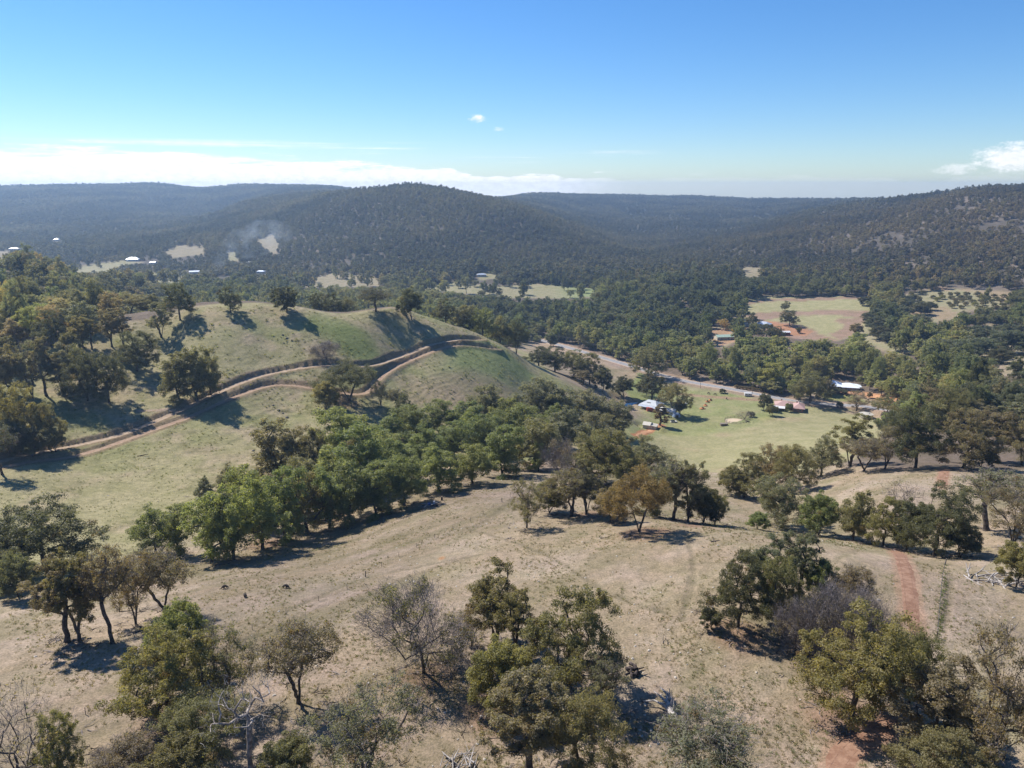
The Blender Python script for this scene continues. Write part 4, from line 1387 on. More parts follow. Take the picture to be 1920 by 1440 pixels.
for a in [
 ('gum_tree','grove',0,385,935,895,34,'grey_green','small grey gum on the slope left of the creek grove'),
 ('gum_tree','grove',1,432,930,870,44,'grey_green','slim grey gum on the slope just behind the creek grove'),
]:
    stand(*a, 'creek grove gums')

G3 = 'trees on and around the grassy hill'
for a in [
 ('hill_tree','dome',0,338,600,532,54,'dark','dark tree with bare trunk on the left shoulder of the grassy hill'),
 ('hill_tree','tall',2,303,632,566,44,'grey_green','grey green tree just left of the dark one on the hill shoulder'),
 ('hill_tree','dome',1,432,586,538,42,'dark','lone dark tree left of the hilltop'),
 ('hill_tree','bush',0,538,586,538,46,'dark','lone bushy tree on the hilltop'),
 ('hill_tree','bush',1,772,600,540,44,'dark','dark rounded tree on the right summit of the hill'),
 ('hill_tree','open',0,705,584,540,58,'dark','low branching tree in the hill saddle'),
 ('hill_tree','dome',2,686,580,536,30,'grey_green','pale tree behind the low branching one in the saddle'),
 ('hill_tree','dome',2,655,752,676,100,'dark','large dark tree between the two hill tracks'),
 ('hill_tree','bush',1,610,768,717,46,'yellow_olive','yellow green tree in front of the large dark one by the tracks'),
 ('hill_tree','open',1,714,760,713,38,'grey_green','left of two small gums below the lower hill track'),
 ('hill_tree','open',2,744,778,730,34,'grey_green','right of two small gums below the lower hill track'),
 ('hill_tree','grove',2,335,748,662,62,'olive','left gum of the dense clump standing on the hill track'),
 ('hill_tree','grove',0,368,750,652,66,'olive','middle gum of the dense clump standing on the hill track'),
 ('hill_tree','grove',1,395,740,650,52,'olive','right gum of the dense clump standing on the hill track'),
 ('hill_tree','dome',0,258,696,622,74,'dark','dark gum on the hill flank, left of the two long shadows'),
 ('hill_tree','tall',1,210,650,580,46,'brown','left gum of the twin trunked pair on the far left shoulder'),
 ('hill_tree','tall',2,232,648,578,40,'brown','right gum of the twin trunked pair on the far left shoulder'),
 ('hill_tree','tall',1,156,652,592,40,'yellow_olive','yellow green thin trunked gum on the left shoulder'),
 ('hill_tree','tall',0,172,655,596,34,'olive','olive gum just right of the yellow green one on the shoulder'),
 ('hill_tree','bush',0,135,665,622,36,'olive','rounded low gum below the yellow green one on the shoulder'),
 ('hill_tree','dome',1,98,652,582,58,'dark','very dark tree at the far left end of the ridge'),
 ('hill_tree','tall',2,120,742,645,70,'grey_green','tall thin stemmed gum on the shaded left slope'),
 ('hill_tree','tall',0,88,742,632,52,'brown','leaning bare stemmed gum on the shaded left slope'),
 ('hill_tree','dome',2,165,752,655,88,'dark','wide dark gum in the middle of the shaded left slope'),
 ('hill_tree','dome',0,205,756,668,70,'dark','dark gum at the right of the shaded left slope'),
 ('hill_tree','grove',1,150,722,648,52,'olive','olive gum behind the wide dark one on the left slope'),
 ('hill_tree','open',1,62,748,640,64,'grey_green','sparse grey gum at the left edge of the slope'),
 ('hill_tree','bush',1,22,742,650,72,'brown','brown green gum at the left picture edge, upper slope'),
 ('hill_tree','tall',1,20,700,630,44,'olive','olive gum at the left picture edge below the pale ridge'),
 ('hill_tree','dome',0,42,828,720,76,'yellow_olive','yellow green domed gum at the left edge above the track'),
 ('hill_tree','dome',1,92,842,757,66,'olive','olive gum right of the yellow green domed one'),
 ('hill_tree','bush',0,20,850,790,66,'dark','dark low gum in the left edge clump above the track'),
 ('hill_tree','bush',1,62,855,800,60,'dark','dark bushy gum at the bottom of the left edge clump'),
 ('hill_tree','bush',1,105,848,805,36,'olive','small bush at the right end of the left edge clump'),
 ('hill_tree','open',2,5,890,810,50,'dark','shaded gum cut by the left edge beside the track'),
 ('hill_tree','dome',2,245,606,548,70,'olive','broad tree behind the far left shoulder of the hill',420),
 ('hill_tree','grove',0,283,600,552,48,'olive','olive tree left of the dark shoulder tree, behind the ridge',425),
 ('hill_tree','bush',1,0,1100,1010,90,'grey_green','grey green bush at the left edge below the grassy slope'),
 ('hill_tree','bush',0,35,1120,1040,60,'grey_green','low grey gum beside the large dark one at the left edge'),
 # behind the summit and down its right side
 ('hill_tree','dome',0,600,600,550,34,'dark','leftmost of the dark trees just behind the hilltop',458),
 ('hill_tree','dome',1,628,600,548,44,'dark','middle of the dark trees just behind the hilltop',462),
 ('hill_tree','dome',2,652,598,556,34,'grey_green','right of the dark trees just behind the hilltop',468),
 ('hill_tree','dome',1,836,606,560,46,'dark','highest tree of the belt down the right side of the hill',480),
 ('hill_tree','grove',2,870,618,573,40,'olive','second tree of the belt down the right side of the hill',490),
 ('hill_tree','dome',0,905,628,578,50,'green','third and widest tree of the belt down the right hillside',500),
 ('hill_tree','grove',1,938,640,592,40,'olive','fourth tree of the belt down the right side of the hill',508),
 ('hill_tree','dome',2,968,648,598,46,'dark','lowest tree of the belt down the right side of the hill',512),
 ('hill_tree','dome',1,1010,690,650,50,'dark','leftmost gum of the dark copse below the hill',545),
 ('hill_tree','dome',0,1040,706,652,56,'dark','second gum of the dark copse below the hill',545),
 ('hill_tree','dome',2,1075,716,656,60,'olive','third gum of the dark copse below the hill',545),
 ('hill_tree','dome',1,1105,726,662,56,'olive','fourth gum of the dark copse below the hill',542),
 ('hill_tree','bush',0,1130,738,692,36,'dark','rightmost low tree of the dark copse below the hill',535),
 ('hill_tree','tall',1,1093,745,695,38,'brown','brown tree in front of the dark copse below the hill',528),
 ('hill_tree','bush',1,1170,745,705,36,'dark','lone round tree left of the blue dam'),
]:
    stand(*a[:9], G3, a[9] if len(a) > 9 else None)

G4 = 'trees around the farm and road'
for a in [
 ('farm_tree','dome',0,1215,706,650,62,'olive','large gum at the roadside left of the farmhouse'),
 ('farm_tree','dome',1,1222,752,690,54,'dark','dark gum rising behind the grey roofed farmhouse'),
 ('farm_tree','dome',2,1262,772,718,54,'olive','gum shading the grey roofed farmhouse'),
 ('farm_tree','column',0,1238,798,758,26,'brown','slim brown tree beside the small pale shed'),
 ('farm_tree','bush',1,1275,776,750,18,'dark','small dark shrub right of the white awning at the farm'),
 ('farm_tree','grove',2,1445,732,682,46,'lime','yellow green round tree behind the road'),
 ('farm_tree','bush',0,1422,728,702,32,'lime','smaller yellow green shrub left of the round tree behind the road'),
 ('farm_tree','dome',0,1518,756,698,62,'olive','big gum over the pink roofed house'),
 ('farm_tree','dome',1,1482,728,702,24,'grey_green','small gum left of the big one over the pink roofed house'),
 ('farm_tree','bush',0,1432,768,738,24,'dark','dark round tree left of the pink roofed house'),
 ('farm_tree','bush',1,1448,780,758,20,'olive','small olive tree in the paddock left of the pink roofed house'),
 ('garden_shrub','bush',0,1478,772,756,13,'green','green garden shrub in front of the white verandah roof'),
 ('farm_tree','column',0,1497,752,735,6,'dark','thin dark cypress behind the pink roofed house'),
 ('farm_tree','open',1,1606,770,735,40,'brown','small gum in the field right of the big one'),
 ('farm_tree','bush',1,1548,740,712,24,'brown','brown shrub at the left end of the white roofed house'),
 ('farm_tree','dome',2,1660,778,742,44,'olive','gum at the right end of the pale field'),
 ('farm_tree','dome',0,1700,800,735,62,'olive','olive gum at the right margin of the pale field'),
 ('farm_tree','dome',1,1740,800,728,76,'brown','brown green gum behind the right margin of the pale field'),
 ('farm_tree','dome',2,1690,845,785,64,'olive','gum below the right margin of the pale field'),
 ('garden_shrub','bush',1,1562,736,727,20,'dark','dark hedge shrub in front of the white roofed house, left one'),
 ('garden_shrub','bush',0,1580,738,730,20,'dark','dark hedge shrub in front of the white roofed house, right one'),
 ('garden_shrub','bush',1,1631,747,735,9,'brown','small shrub on the orange driveway'),
 ('garden_shrub','bush',0,1409,782,772,14,'dark','small dark shrub beside the round horse yard'),
 ('garden_shrub','bush',0,1354,737,729,12,'dark','dark roadside shrub left of the white trailer'),
 ('farm_tree','bush',0,1575,765,754,12,'dark','small shrub on the verge left of the small gum in the field'),
 # beyond the river forest
 ('orchard_gum','dome',0,1480,611,582,32,'dark','round dark gum in the middle of the orchard field'),
 ('orchard_gum','dome',1,1472,583,564,17,'dark','upper round gum on the strip of the orchard field'),
 ('autumn_tree','dome',2,1356,618,598,24,'peach','peach coloured autumn tree by the orchard sheds'),
 ('autumn_tree','bush',1,1388,630,612,24,'gold','golden yellow autumn tree by the orchard sheds'),
 ('orchard_gum','dome',1,1410,612,586,24,'dark','dark tree between the two orchard house roofs'),
 ('orchard_gum','dome',0,1437,636,608,34,'dark','dark tree in front of the white orchard house'),
 ('orchard_gum','dome',2,1455,640,612,34,'dark','dark tree beside the red orchard shed'),
 ('orchard_gum','bush',0,1497,625,614,10,'dark','small round bush right of the red orchard shed'),
 ('orchard_gum','bush',1,1603,628,606,22,'brown','brown tree at the lower right corner of the orchard field'),
 ('orchard_gum','bush',0,1616,573,557,16,'dark','left of two dark trees at the top right of the orchard field'),
 ('orchard_gum','bush',1,1628,573,556,18,'dark','right of two dark trees at the top right of the orchard field'),
]:
    stand(*a, G4)

# dark round carob and olive trees on the slope right of the orchard field
CAROB = [(1646,596,24),(1662,603,26),(1630,608,30),(1644,617,34),(1672,608,26),(1690,606,28),(1650,634,32),(1678,622,26),(1700,578,26),(1722,582,22),(1697,568,20),(1726,588,30),(1745,580,20),(1712,562,14),(1690,590,24),
         (1676,592,26),(1705,618,34),(1662,640,24),(1840,640,40),(1884,632,34),(1912,630,30),(1884,662,62),(1876,680,38),(1768,672,48),(1822,678,64),(1798,648,28),(1726,612,32),(1752,668,46),(1738,646,40),(1672,576,22),(1900,648,30),(1714,640,30)]
for i, (u, vb, w) in enumerate(sorted(CAROB)):
    stand('carob_tree', 'bush', i, u, vb + 2, vb - w * 0.72, w * 1.1, 'blue_green' if i % 3 else 'dark', '%s dark round evergreen from the left on the slope right of the orchard field' % ordinal(i), 'dark round evergreens on the right slope', cat='tree')
# young orchard
rowc = [0] * 5
for j in range(5):
    for i in range(11):
        u = 1712 + i * 17 + j * 5 + rnd.uniform(-3, 3); v = 553 + j * 6.0 + i * 0.4 + rnd.uniform(-1, 1)
        if u > 1895 or rnd.random() < 0.12:
            continue
        stand('fruit_tree', 'bush', i, u, v, v - rnd.uniform(6, 10), rnd.uniform(8, 12), rnd.choice(['olive', 'lime', 'brown', 'olive']), '%s young fruit tree from the left in the %s orchard row' % (ordinal(rowc[j]), ['farthest', 'second farthest', 'middle', 'second nearest', 'nearest'][j]), 'young fruit trees in the orchard rows')
        rowc[j] += 1

# ------------------------------------------------------------------ woodland
rs = np.random.default_rng(77)
def scatter(r0, r1, spacing, az=44.0):
    """jittered grid over a sector of the land"""
    xs = np.arange(-r1 * math.sin(R(az)) * 1.05, r1 * math.sin(R(az)) * 1.05, spacing)
    ys = np.arange(0 if r0 < 400 else r0 * math.cos(R(az)) * 0.9, r1, spacing)
    X, Y = np.meshgrid(xs, ys)
    X = X + rs.uniform(-0.62, 0.62, X.shape) * spacing
    Y = Y + rs.uniform(-0.62, 0.62, X.shape) * spacing
    r = np.hypot(X, Y); a = np.degrees(np.arctan2(X, Y))
    m = (r > r0) & (r < r1) & (np.abs(a) < az)
    return X[m], Y[m]
SX, SY = [], []
for r0, r1, sp in ((390, 750, 11.0), (750, 1150, 10.5), (1150, 2300, 8.4), (2300, 4400, 12.0)):
    x, y = scatter(r0, r1, sp)
    SX.append(x); SY.append(y)
SX, SY = np.concatenate(SX), np.concatenate(SY)
keep = np.ones(len(SX), bool)
lone = rs.random(len(SX)) < 0.10            # single trees left standing in the far paddocks
for i, p in enumerate(OPEN):
    keep &= ~(in_poly(SX, SY, p) & ~(lone & (0 < i < 9)))
dr, _, _ = dist_line(SX, SY, ROAD)
keep &= dr > 9
bu = 960 + F_PX * SX / (SY * CP + 110 * SP)
keep &= ~((bu > 235) & (bu < 1010) & (np.hypot(SX, SY) < 620))   # bare back slope of the grassy hill
SR = np.hypot(SX, SY)
# thinner cover with gaps on the stony right hill and on the far left flats
gap = fbm(SX / 75, SY / 75, 201, 4)
thin = 0.02 + 0.34 * smooth(250, 700, SX) * smooth(900, 1150, SR) + 0.25 * smooth(-150, -400, SX) * smooth(1050, 1250, SR) * (1 - smooth(1500, 1900, SR))
keep &= rs.random(len(SX)) > np.clip(thin + 1.5 * gap * (thin > 0.1) + 0.04, 0, 0.93)
for nm, (bx, by, bz) in BUILD_PADS.items():
    keep &= np.hypot(SX - bx, SY - by) > 14
# nothing grows in front of the white roofed house and the orchard sheds
SX, SY = SX[keep], SY[keep]
SZ = ground_z(SX, SY)
SR = np.hypot(SX, SY)
# hidden land needs no trees: keep those whose crown top can be seen past the terrain
def seen(x, y, ztop):
    d = np.stack([x, y, ztop], 1)
    ok = np.ones(len(x), bool)
    for f in (0.2, 0.3, 0.4, 0.5, 0.58, 0.66, 0.74, 0.8, 0.86, 0.91, 0.95):
        ok &= ground_z(x * f, y * f) < ztop * f + 2.0
    return ok
near_f = 1 - smooth(1000, 1500, SR)
TH = (9.0 + 6.5 * near_f) * np.clip(rs.lognormal(-0.03, 0.26, len(SX)), 0.5, 1.8)
TW = (8.0 + 4.4 * near_f + 2.5 * smooth(2300, 2500, SR)) * rs.uniform(0.8, 1.3, len(SX))
vis = seen(SX, SY, SZ + TH)
SX, SY, SZ, SR, TH, TW, near_f = [q[vis] for q in (SX, SY, SZ, SR, TH, TW, near_f)]
# keep sight lines to the roofs
dep = SY * CP - SZ * SP
PU = 960 + F_PX * SX / dep
PVT = 720 - F_PX * (SY * SP + (SZ + TH) * CP) / dep
PVB = 720 - F_PX * (SY * SP + SZ * CP) / dep
block = np.zeros(len(SX), bool)
# the houses and clearings stand in openings that reach a little towards the viewer
for (u0, u1, v0, v1) in ((1548,1612,705,735),(1418,1480,600,628),(1343,1372,622,640),(225,285,478,492),(355,372,500,512),(890,930,510,520),(480,498,503,512),(100,114,444,452),(12,40,460,470),(285,296,486,494),(405,430,485,520)):
    block |= (PU > u0 - 5) & (PU < u1 + 5) & (PVT < v1) & (PVB > v1 - 2)
# the clearings are wide enough for their grass to be seen over the trees before them
for q in OPEN_PX[1:]:
    q = np.array(q, float)
    for k in (1.0, 4.0):
        block |= in_poly(PU, PVT + k, q) & ~(rs.random(len(PU)) < 0.12)
SX, SY, SZ, SR, TH, TW, near_f, PU, PVT, PVB = [q[~block] for q in (SX, SY, SZ, SR, TH, TW, near_f, PU, PVT, PVB)]

# foliage colour of every woodland tree
base_cols = np.array([LEAFC[c] for c in ('olive', 'grey_green', 'blue_green', 'dark', 'brown', 'green', 'grey_green', 'dark')])
ci = rs.integers(0, len(base_cols), len(SX))
tint = base_cols[ci] * rs.uniform(0.8, 1.2, (len(SX), 1))
# damp river flats are greener, the hills drier and greyer
river = smooth(820, 640, SR)[:, None] * 0.0 + ((SZ < -128) & (SR < 1150))[:, None] * 0.5
tint = tint * (1 - river) + np.array(LEAFC['green']) * rs.uniform(0.75, 1.15, (len(SX), 1)) * river
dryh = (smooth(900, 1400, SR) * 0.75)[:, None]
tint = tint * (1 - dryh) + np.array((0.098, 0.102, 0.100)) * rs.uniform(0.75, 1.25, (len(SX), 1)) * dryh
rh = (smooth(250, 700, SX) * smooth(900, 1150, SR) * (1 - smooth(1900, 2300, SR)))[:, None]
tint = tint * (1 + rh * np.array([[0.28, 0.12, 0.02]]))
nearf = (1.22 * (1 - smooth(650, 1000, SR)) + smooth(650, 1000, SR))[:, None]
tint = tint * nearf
patch = fbm(SX / 130, SY / 130, 411, 3)[:, None]
tint = tint * (1 + np.clip(patch * 1.3, -0.35, 0.35)) * (1 + np.clip(patch, -0.2, 0.2) * np.array([[0.3, 0.0, -0.2]]))

size_px = np.where((PU > -40) & (PU < 1960) & (PVT < 1440), PVB - PVT, 0)
N_SINGLE = 120
pick = np.argsort(-size_px)[:N_SINGLE]
zones = {}
for i in pick:
    if PU[i] > 1400 and SR[i] < 620: zn = 'on the wooded slope at the right edge'
    elif PU[i] < 420: zn = 'on the wooded spur at the left edge'
    elif PU[i] > 1000: zn = 'in the river woodland behind the road'
    else: zn = 'in the woodland behind the grassy hill'
    zones.setdefault(zn, []).append(i)
cname = ['olive', 'grey green', 'blue green', 'dark green', 'brownish', 'green', 'grey green', 'dark green']
for zn, lst in zones.items():
    lst.sort(key=lambda i: PU[i])
    for q, i in enumerate(lst):
        kd = ['dome', 'grove', 'bush', 'grove', 'dome', 'grove'][int(rs.integers(0, 6))]
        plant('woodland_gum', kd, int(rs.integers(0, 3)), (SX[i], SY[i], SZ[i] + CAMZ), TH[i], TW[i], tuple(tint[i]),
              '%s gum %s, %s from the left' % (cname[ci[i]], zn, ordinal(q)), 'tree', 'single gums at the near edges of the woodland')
rest = np.ones(len(SX), bool); rest[pick] = False

LOD_MID = [lod_tree('forest_tree_mid', 300 + i, 14, 10.5, 3600, 0.55, 30, 0.12 + 0.04 * (i % 3), ['oval', 'oval', 'dome', 'column'][i % 4], 1 + i % 2) for i in range(6)]
LOD_FAR = [lod_tree('forest_tree_far', 400 + i, 10, 8.5, 300, 1.25, 14, 0.10, ['dome', 'oval', 'dome'][i % 3]) for i in range(6)]
def forest(name, m, srcs, nat, label):
    k = int(m.sum())
    P_ = np.stack([SX[m], SY[m], SZ[m] + CAMZ - 0.3], 1)
    print(name, k)
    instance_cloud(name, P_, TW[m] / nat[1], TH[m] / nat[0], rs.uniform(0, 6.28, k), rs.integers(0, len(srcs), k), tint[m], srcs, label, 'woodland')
mid = rest & (SR < 1150)
left = SX < -120
forest('river_woodland', mid & ~left, LOD_MID, (14, 10.5), 'dense gum woodland along the river flats beyond the road')
forest('spur_woodland', mid & left, LOD_MID, (14, 10.5), 'gum woodland on the left spur and behind the grassy hill')
far_m = rest & (SR >= 1150)
right_hill = (PU > 1250) & (SR < 2300)
plateau = SR >= 2300
centre = (PU > 560) & ~right_hill & ~plateau
forest('right_hill_forest', far_m & right_hill & ~plateau, LOD_FAR, (10, 8.5), 'sparse dry forest on the stony hill at the right')
forest('central_hill_forest', far_m & centre, LOD_FAR, (10, 8.5), 'blue grey forest covering the central hill')
forest('left_valley_forest', far_m & ~right_hill & ~centre & ~plateau, LOD_FAR, (10, 8.5), 'open forest on the far left valley side')
forest('plateau_forest', far_m & plateau, LOD_FAR, (10, 8.5), 'hazy forest of the far plateau on the skyline')
# ------------------------------------------------------------------ buildings
class MB:
    """collects simple solids; build() links them as one mesh object"""
    def __init__(self):
        self.v, self.f = [], []
    def add(self, vs, fs):
        b = len(self.v)
        self.v += [tuple(map(float, q)) for q in vs]
        self.f += [tuple(b + i for i in q) for q in fs]
        return self
    def box(self, x0, x1, y0, y1, z0, z1):
        return self.add([(x0,y0,z0),(x1,y0,z0),(x1,y1,z0),(x0,y1,z0),(x0,y0,z1),(x1,y0,z1),(x1,y1,z1),(x0,y1,z1)],
                        [(0,3,2,1),(4,5,6,7),(0,1,5,4),(1,2,6,5),(2,3,7,6),(3,0,4,7)])
    def cyl(self, x, y, z0, z1, r0, r1=None, k=12):
        r1 = r0 if r1 is None else r1
        a = [2 * math.pi * i / k for i in range(k)]
        vs = [(x + math.cos(t) * r0, y + math.sin(t) * r0, z0) for t in a] + [(x + math.cos(t) * r1, y + math.sin(t) * r1, z1) for t in a]
        return self.add(vs, [(i, (i + 1) % k, k + (i + 1) % k, k + i) for i in range(k)] + [tuple(range(k - 1, -1, -1)), tuple(range(k, 2 * k))])
    def bar(self, p, q, r, k=6):
        p, q = Vector(p), Vector(q)
        m = (q - p).to_track_quat('Z', 'Y').to_matrix()
        L = (q - p).length
        vs = []
        for z in (0, L):
            for i in range(k):
                t = 2 * math.pi * i / k
                vs.append(p + m @ Vector((math.cos(t) * r, math.sin(t) * r, z)))
        return self.add(vs, [(i, (i + 1) % k, k + (i + 1) % k, k + i) for i in range(k)] + [tuple(range(k - 1, -1, -1)), tuple(range(k, 2 * k))])
    def hip(self, x0, x1, y0, y1, z, h, inset=None, eave=0.18):
        """hipped roof with a thin eave edge"""
        lx, ly = x1 - x0, y1 - y0
        if lx >= ly:
            i = min(lx, ly) / 2 if inset is None else inset
            r0, r1 = (x0 + i, (y0 + y1) / 2), (x1 - i, (y0 + y1) / 2)
        else:
            i = min(lx, ly) / 2 if inset is None else inset
            r0, r1 = ((x0 + x1) / 2, y0 + i), ((x0 + x1) / 2, y1 - i)
        vs = [(x0,y0,z),(x1,y0,z),(x1,y1,z),(x0,y1,z),(x0,y0,z+eave),(x1,y0,z+eave),(x1,y1,z+eave),(x0,y1,z+eave),(*r0,z+eave+h),(*r1,z+eave+h)]
        if lx >= ly:
            top = [(4,5,9,8),(6,7,8,9),(7,4,8),(5,6,9)]
        else:
            top = [(4,5,8),(5,6,9,8),(6,7,9),(7,4,8,9)]
        return self.add(vs, [(0,3,2,1),(0,1,5,4),(1,2,6,5),(2,3,7,6),(3,0,4,7)] + top)
    def gable(self, x0, x1, y0, y1, z, h, t=0.12):
        """ridge along x"""
        ym = (y0 + y1) / 2
        vs = [(x0,y0,z),(x1,y0,z),(x1,ym,z+h),(x0,ym,z+h),(x1,y1,z),(x0,y1,z)]
        vs += [(a, b, c + t) for a, b, c in vs]
        return self.add(vs, [(6,7,8,9),(9,8,10,11),(1,0,3,2),(2,3,5,4),(0,1,7,6),(4,5,11,10),(1,2,8,7),(2,4,10,8),(3,0,6,9),(5,3,9,11)])
    def gable_wall(self, x0, x1, y0, y1, z0, z1, h):
        ym = (y0 + y1) / 2
        vs = [(x0,y0,z0),(x1,y0,z0),(x1,y1,z0),(x0,y1,z0),(x0,y0,z1),(x1,y0,z1),(x1,y1,z1),(x0,y1,z1),(x0,ym,z1+h),(x1,ym,z1+h)]
        return self.add(vs, [(0,3,2,1),(0,1,5,4),(1,2,6,9,5),(2,3,7,6),(3,0,4,8,7),(4,5,9,8),(6,7,8,9)])
    def build(self, name, mat, parent=None, smooth_shade=False):
        me = bpy.data.meshes.new(name)
        me.from_pydata(self.v, [], self.f)
        if smooth_shade:
            me.polygons.foreach_set('use_smooth', np.ones(len(me.polygons), dtype=bool))
        me.materials.append(mat)
        me.update()
        return link(name, me, parent)

M_WHITE_ROOF = ribbed('pale_metal_roof', (0.52, 0.56, 0.62), 0.25, 0, 0.35, 0.3)
M_BRIGHT_ROOF = ribbed('bright_metal_roof', (0.74, 0.79, 0.86), 0.25, 0, 0.5, 0.0)
M_GREY_ROOF = ribbed('grey_metal_roof', (0.46, 0.48, 0.50), 0.25, 0, 0.4, 0.4)
M_PINK_TILE = ribbed('faded_pink_tiles', (0.40, 0.26, 0.235), 0.35, 1, 0.75, 0.0)
M_RED_ROOF = ribbed('red_painted_iron', (0.30, 0.055, 0.035), 0.25, 0, 0.5, 0.1)
M_CREAM_ROOF = ribbed('cream_metal_roof', (0.5, 0.465, 0.39), 0.25, 0, 0.45, 0.1)
M_GREEN_ROOF = ribbed('pale_green_roof', (0.34, 0.44, 0.36), 0.25, 0, 0.5, 0.1)
M_WALL_CREAM = painted('cream_wall', (0.52, 0.47, 0.38), 0.85)
M_WALL_BRICK = painted('brown_brick_wall', (0.30, 0.17, 0.12), 0.9)
M_WALL_BLUE = painted('blue_grey_wall', (0.20, 0.27, 0.36), 0.8)
M_WALL_WHITE = painted('white_wall', (0.62, 0.62, 0.60), 0.8)
M_GLASS = painted('dark_window_glass', (0.03, 0.04, 0.05), 0.08, 0.05)
M_FRAME = painted('window_frame', (0.55, 0.55, 0.54), 0.6)
M_DOOR = painted('painted_door', (0.20, 0.12, 0.08), 0.6)
M_TIMBER = painted('weathered_timber', (0.20, 0.165, 0.135), 0.9, 0.3, 3)
M_DARK = painted('dark_paint', (0.03, 0.03, 0.035), 0.5)
M_RUBBER = painted('tyre_rubber', (0.02, 0.02, 0.02), 0.85)
M_WHITE = painted('white_paint', (0.6, 0.6, 0.6), 0.5)
M_ORANGE_EARTH = soil('orange_earth', (0.36, 0.14, 0.06), (0.48, 0.23, 0.11), 1.5)
M_TANK = painted('cream_tank', (0.58, 0.52, 0.38), 0.7)
M_STEEL = painted('galvanised_steel', (0.36, 0.37, 0.38), 0.45, 0.1, 2, 0.6)
M_HAY = painted('dry_straw', (0.42, 0.34, 0.20), 0.95, 0.25, 4, bump=0.5)
M_STONE = painted('pale_stone', (0.42, 0.38, 0.33), 0.9, 0.25, 2, bump=0.4)
M_ROCK = painted('dark_rock', (0.13, 0.115, 0.10), 0.9, 0.3, 1.5, bump=0.5)

def window(parent, x, y, z, w, h, face):
    """window on a wall facing -y, +y, -x or +x: frame with a recessed pane"""
    d = 0.06
    f, g = MB(), MB()
    if face in 'SN':
        s = -1 if face == 'S' else 1
        ya, yb = sorted((y, y + s * d))
        for (a, b, c, e) in ((-w/2, w/2, h-0.09, h), (-w/2, w/2, 0, 0.09), (-w/2, -w/2+0.09, 0.09, h-0.09), (w/2-0.09, w/2, 0.09, h-0.09), (-0.04, 0.04, 0.09, h-0.09)):
            f.box(x + a, x + b, ya, yb, z + c, z + e)
        yg = sorted((y - s * 0.01, y + s * 0.025))
        g.box(x - w/2 + 0.08, x + w/2 - 0.08, yg[0], yg[1], z + 0.08, z + h - 0.08)
    else:
        s = -1 if face == 'W' else 1
        xa, xb = sorted((x, x + s * d))
        for (a, b, c, e) in ((-w/2, w/2, h-0.09, h), (-w/2, w/2, 0, 0.09), (-w/2, -w/2+0.09, 0.09, h-0.09), (w/2-0.09, w/2, 0.09, h-0.09), (-0.04, 0.04, 0.09, h-0.09)):
            f.box(xa, xb, y + a, y + b, z + c, z + e)
        xg = sorted((x - s * 0.01, x + s * 0.025))
        g.box(xg[0], xg[1], y - w/2 + 0.08, y + w/2 - 0.08, z + 0.08, z + h - 0.08)
    o = f.build('window', M_FRAME, parent)
    g.build('pane', M_GLASS, o)

def door(parent, x, y, z, face, w=0.95, h=2.05, mat=None):
    s = {'S': -1, 'N': 1, 'W': -1, 'E': 1}[face]
    m = MB(); k = MB()
    if face in 'SN':
        m.box(x - w/2, x + w/2, *sorted((y - s*0.02, y + s*0.05)), z, z + h)
        k.box(x + w/2 - 0.16, x + w/2 - 0.08, *sorted((y + s*0.05, y + s*0.12)), z + 1.0, z + 1.08)
    else:
        m.box(*sorted((x - s*0.02, x + s*0.05)), y - w/2, y + w/2, z, z + h)
        k.box(*sorted((x + s*0.05, x + s*0.12)), y + w/2 - 0.16, y + w/2 - 0.08, z + 1.0, z + 1.08)
    o = m.build('door', mat or M_DOOR, parent)
    k.build('handle', M_STEEL, o)

def pad(nm):
    x, y, z = BUILD_PADS[nm]
    return (x, y, z + CAMZ)

def white_house():
    h = empty('house', pad('white_house'), R(-14))
    tag(h, 'large house with a pale blue white metal roof beside an orange driveway', 'house')
    MB().box(-12, 0, -5, 6, -0.6, 2.7).build('wall', M_WALL_BLUE, h)
    MB().box(0.003, 11, -6.5, 3.5, -0.6, 2.7).build('wall', M_WALL_BLUE, h)
    MB().hip(-13.2, 1.5, -6.4, 7.4, 2.7, 3.3).build('roof', M_BRIGHT_ROOF, h)
    MB().hip(-1.0, 12.4, -7.9, 4.9, 2.74, 2.4).build('roof', M_BRIGHT_ROOF, h)
    r = MB().hip(7.0, 15.0, -3.2, 4.2, 2.55, 1.5).build('roof', M_BRIGHT_ROOF, h)
    for x in (8.2, 11.4, 14.4):
        MB().cyl(x, -2.8, -0.5, 2.6, 0.09, k=8).build('verandah_post', M_WHITE, h)
    for x in (-10, -6.5, -3):
        window(h, x, -5, 0.8, 1.8, 1.3, 'S')
    for x in (2.5, 6.0, 9.5):
        window(h, x, -6.5, 0.8, 1.8, 1.3, 'S')
    door(h, -0.9, -5, 0.0, 'S')
    MB().box(-9.4, -8.6, 3.2, 4.0, 4.5, 7.2).build('chimney', M_WALL_BRICK, h)
    MB().cyl(3.2, 1.0, 4.2, 5.6, 0.25, k=10).build('roof_vent', M_STEEL, h)
white_house()

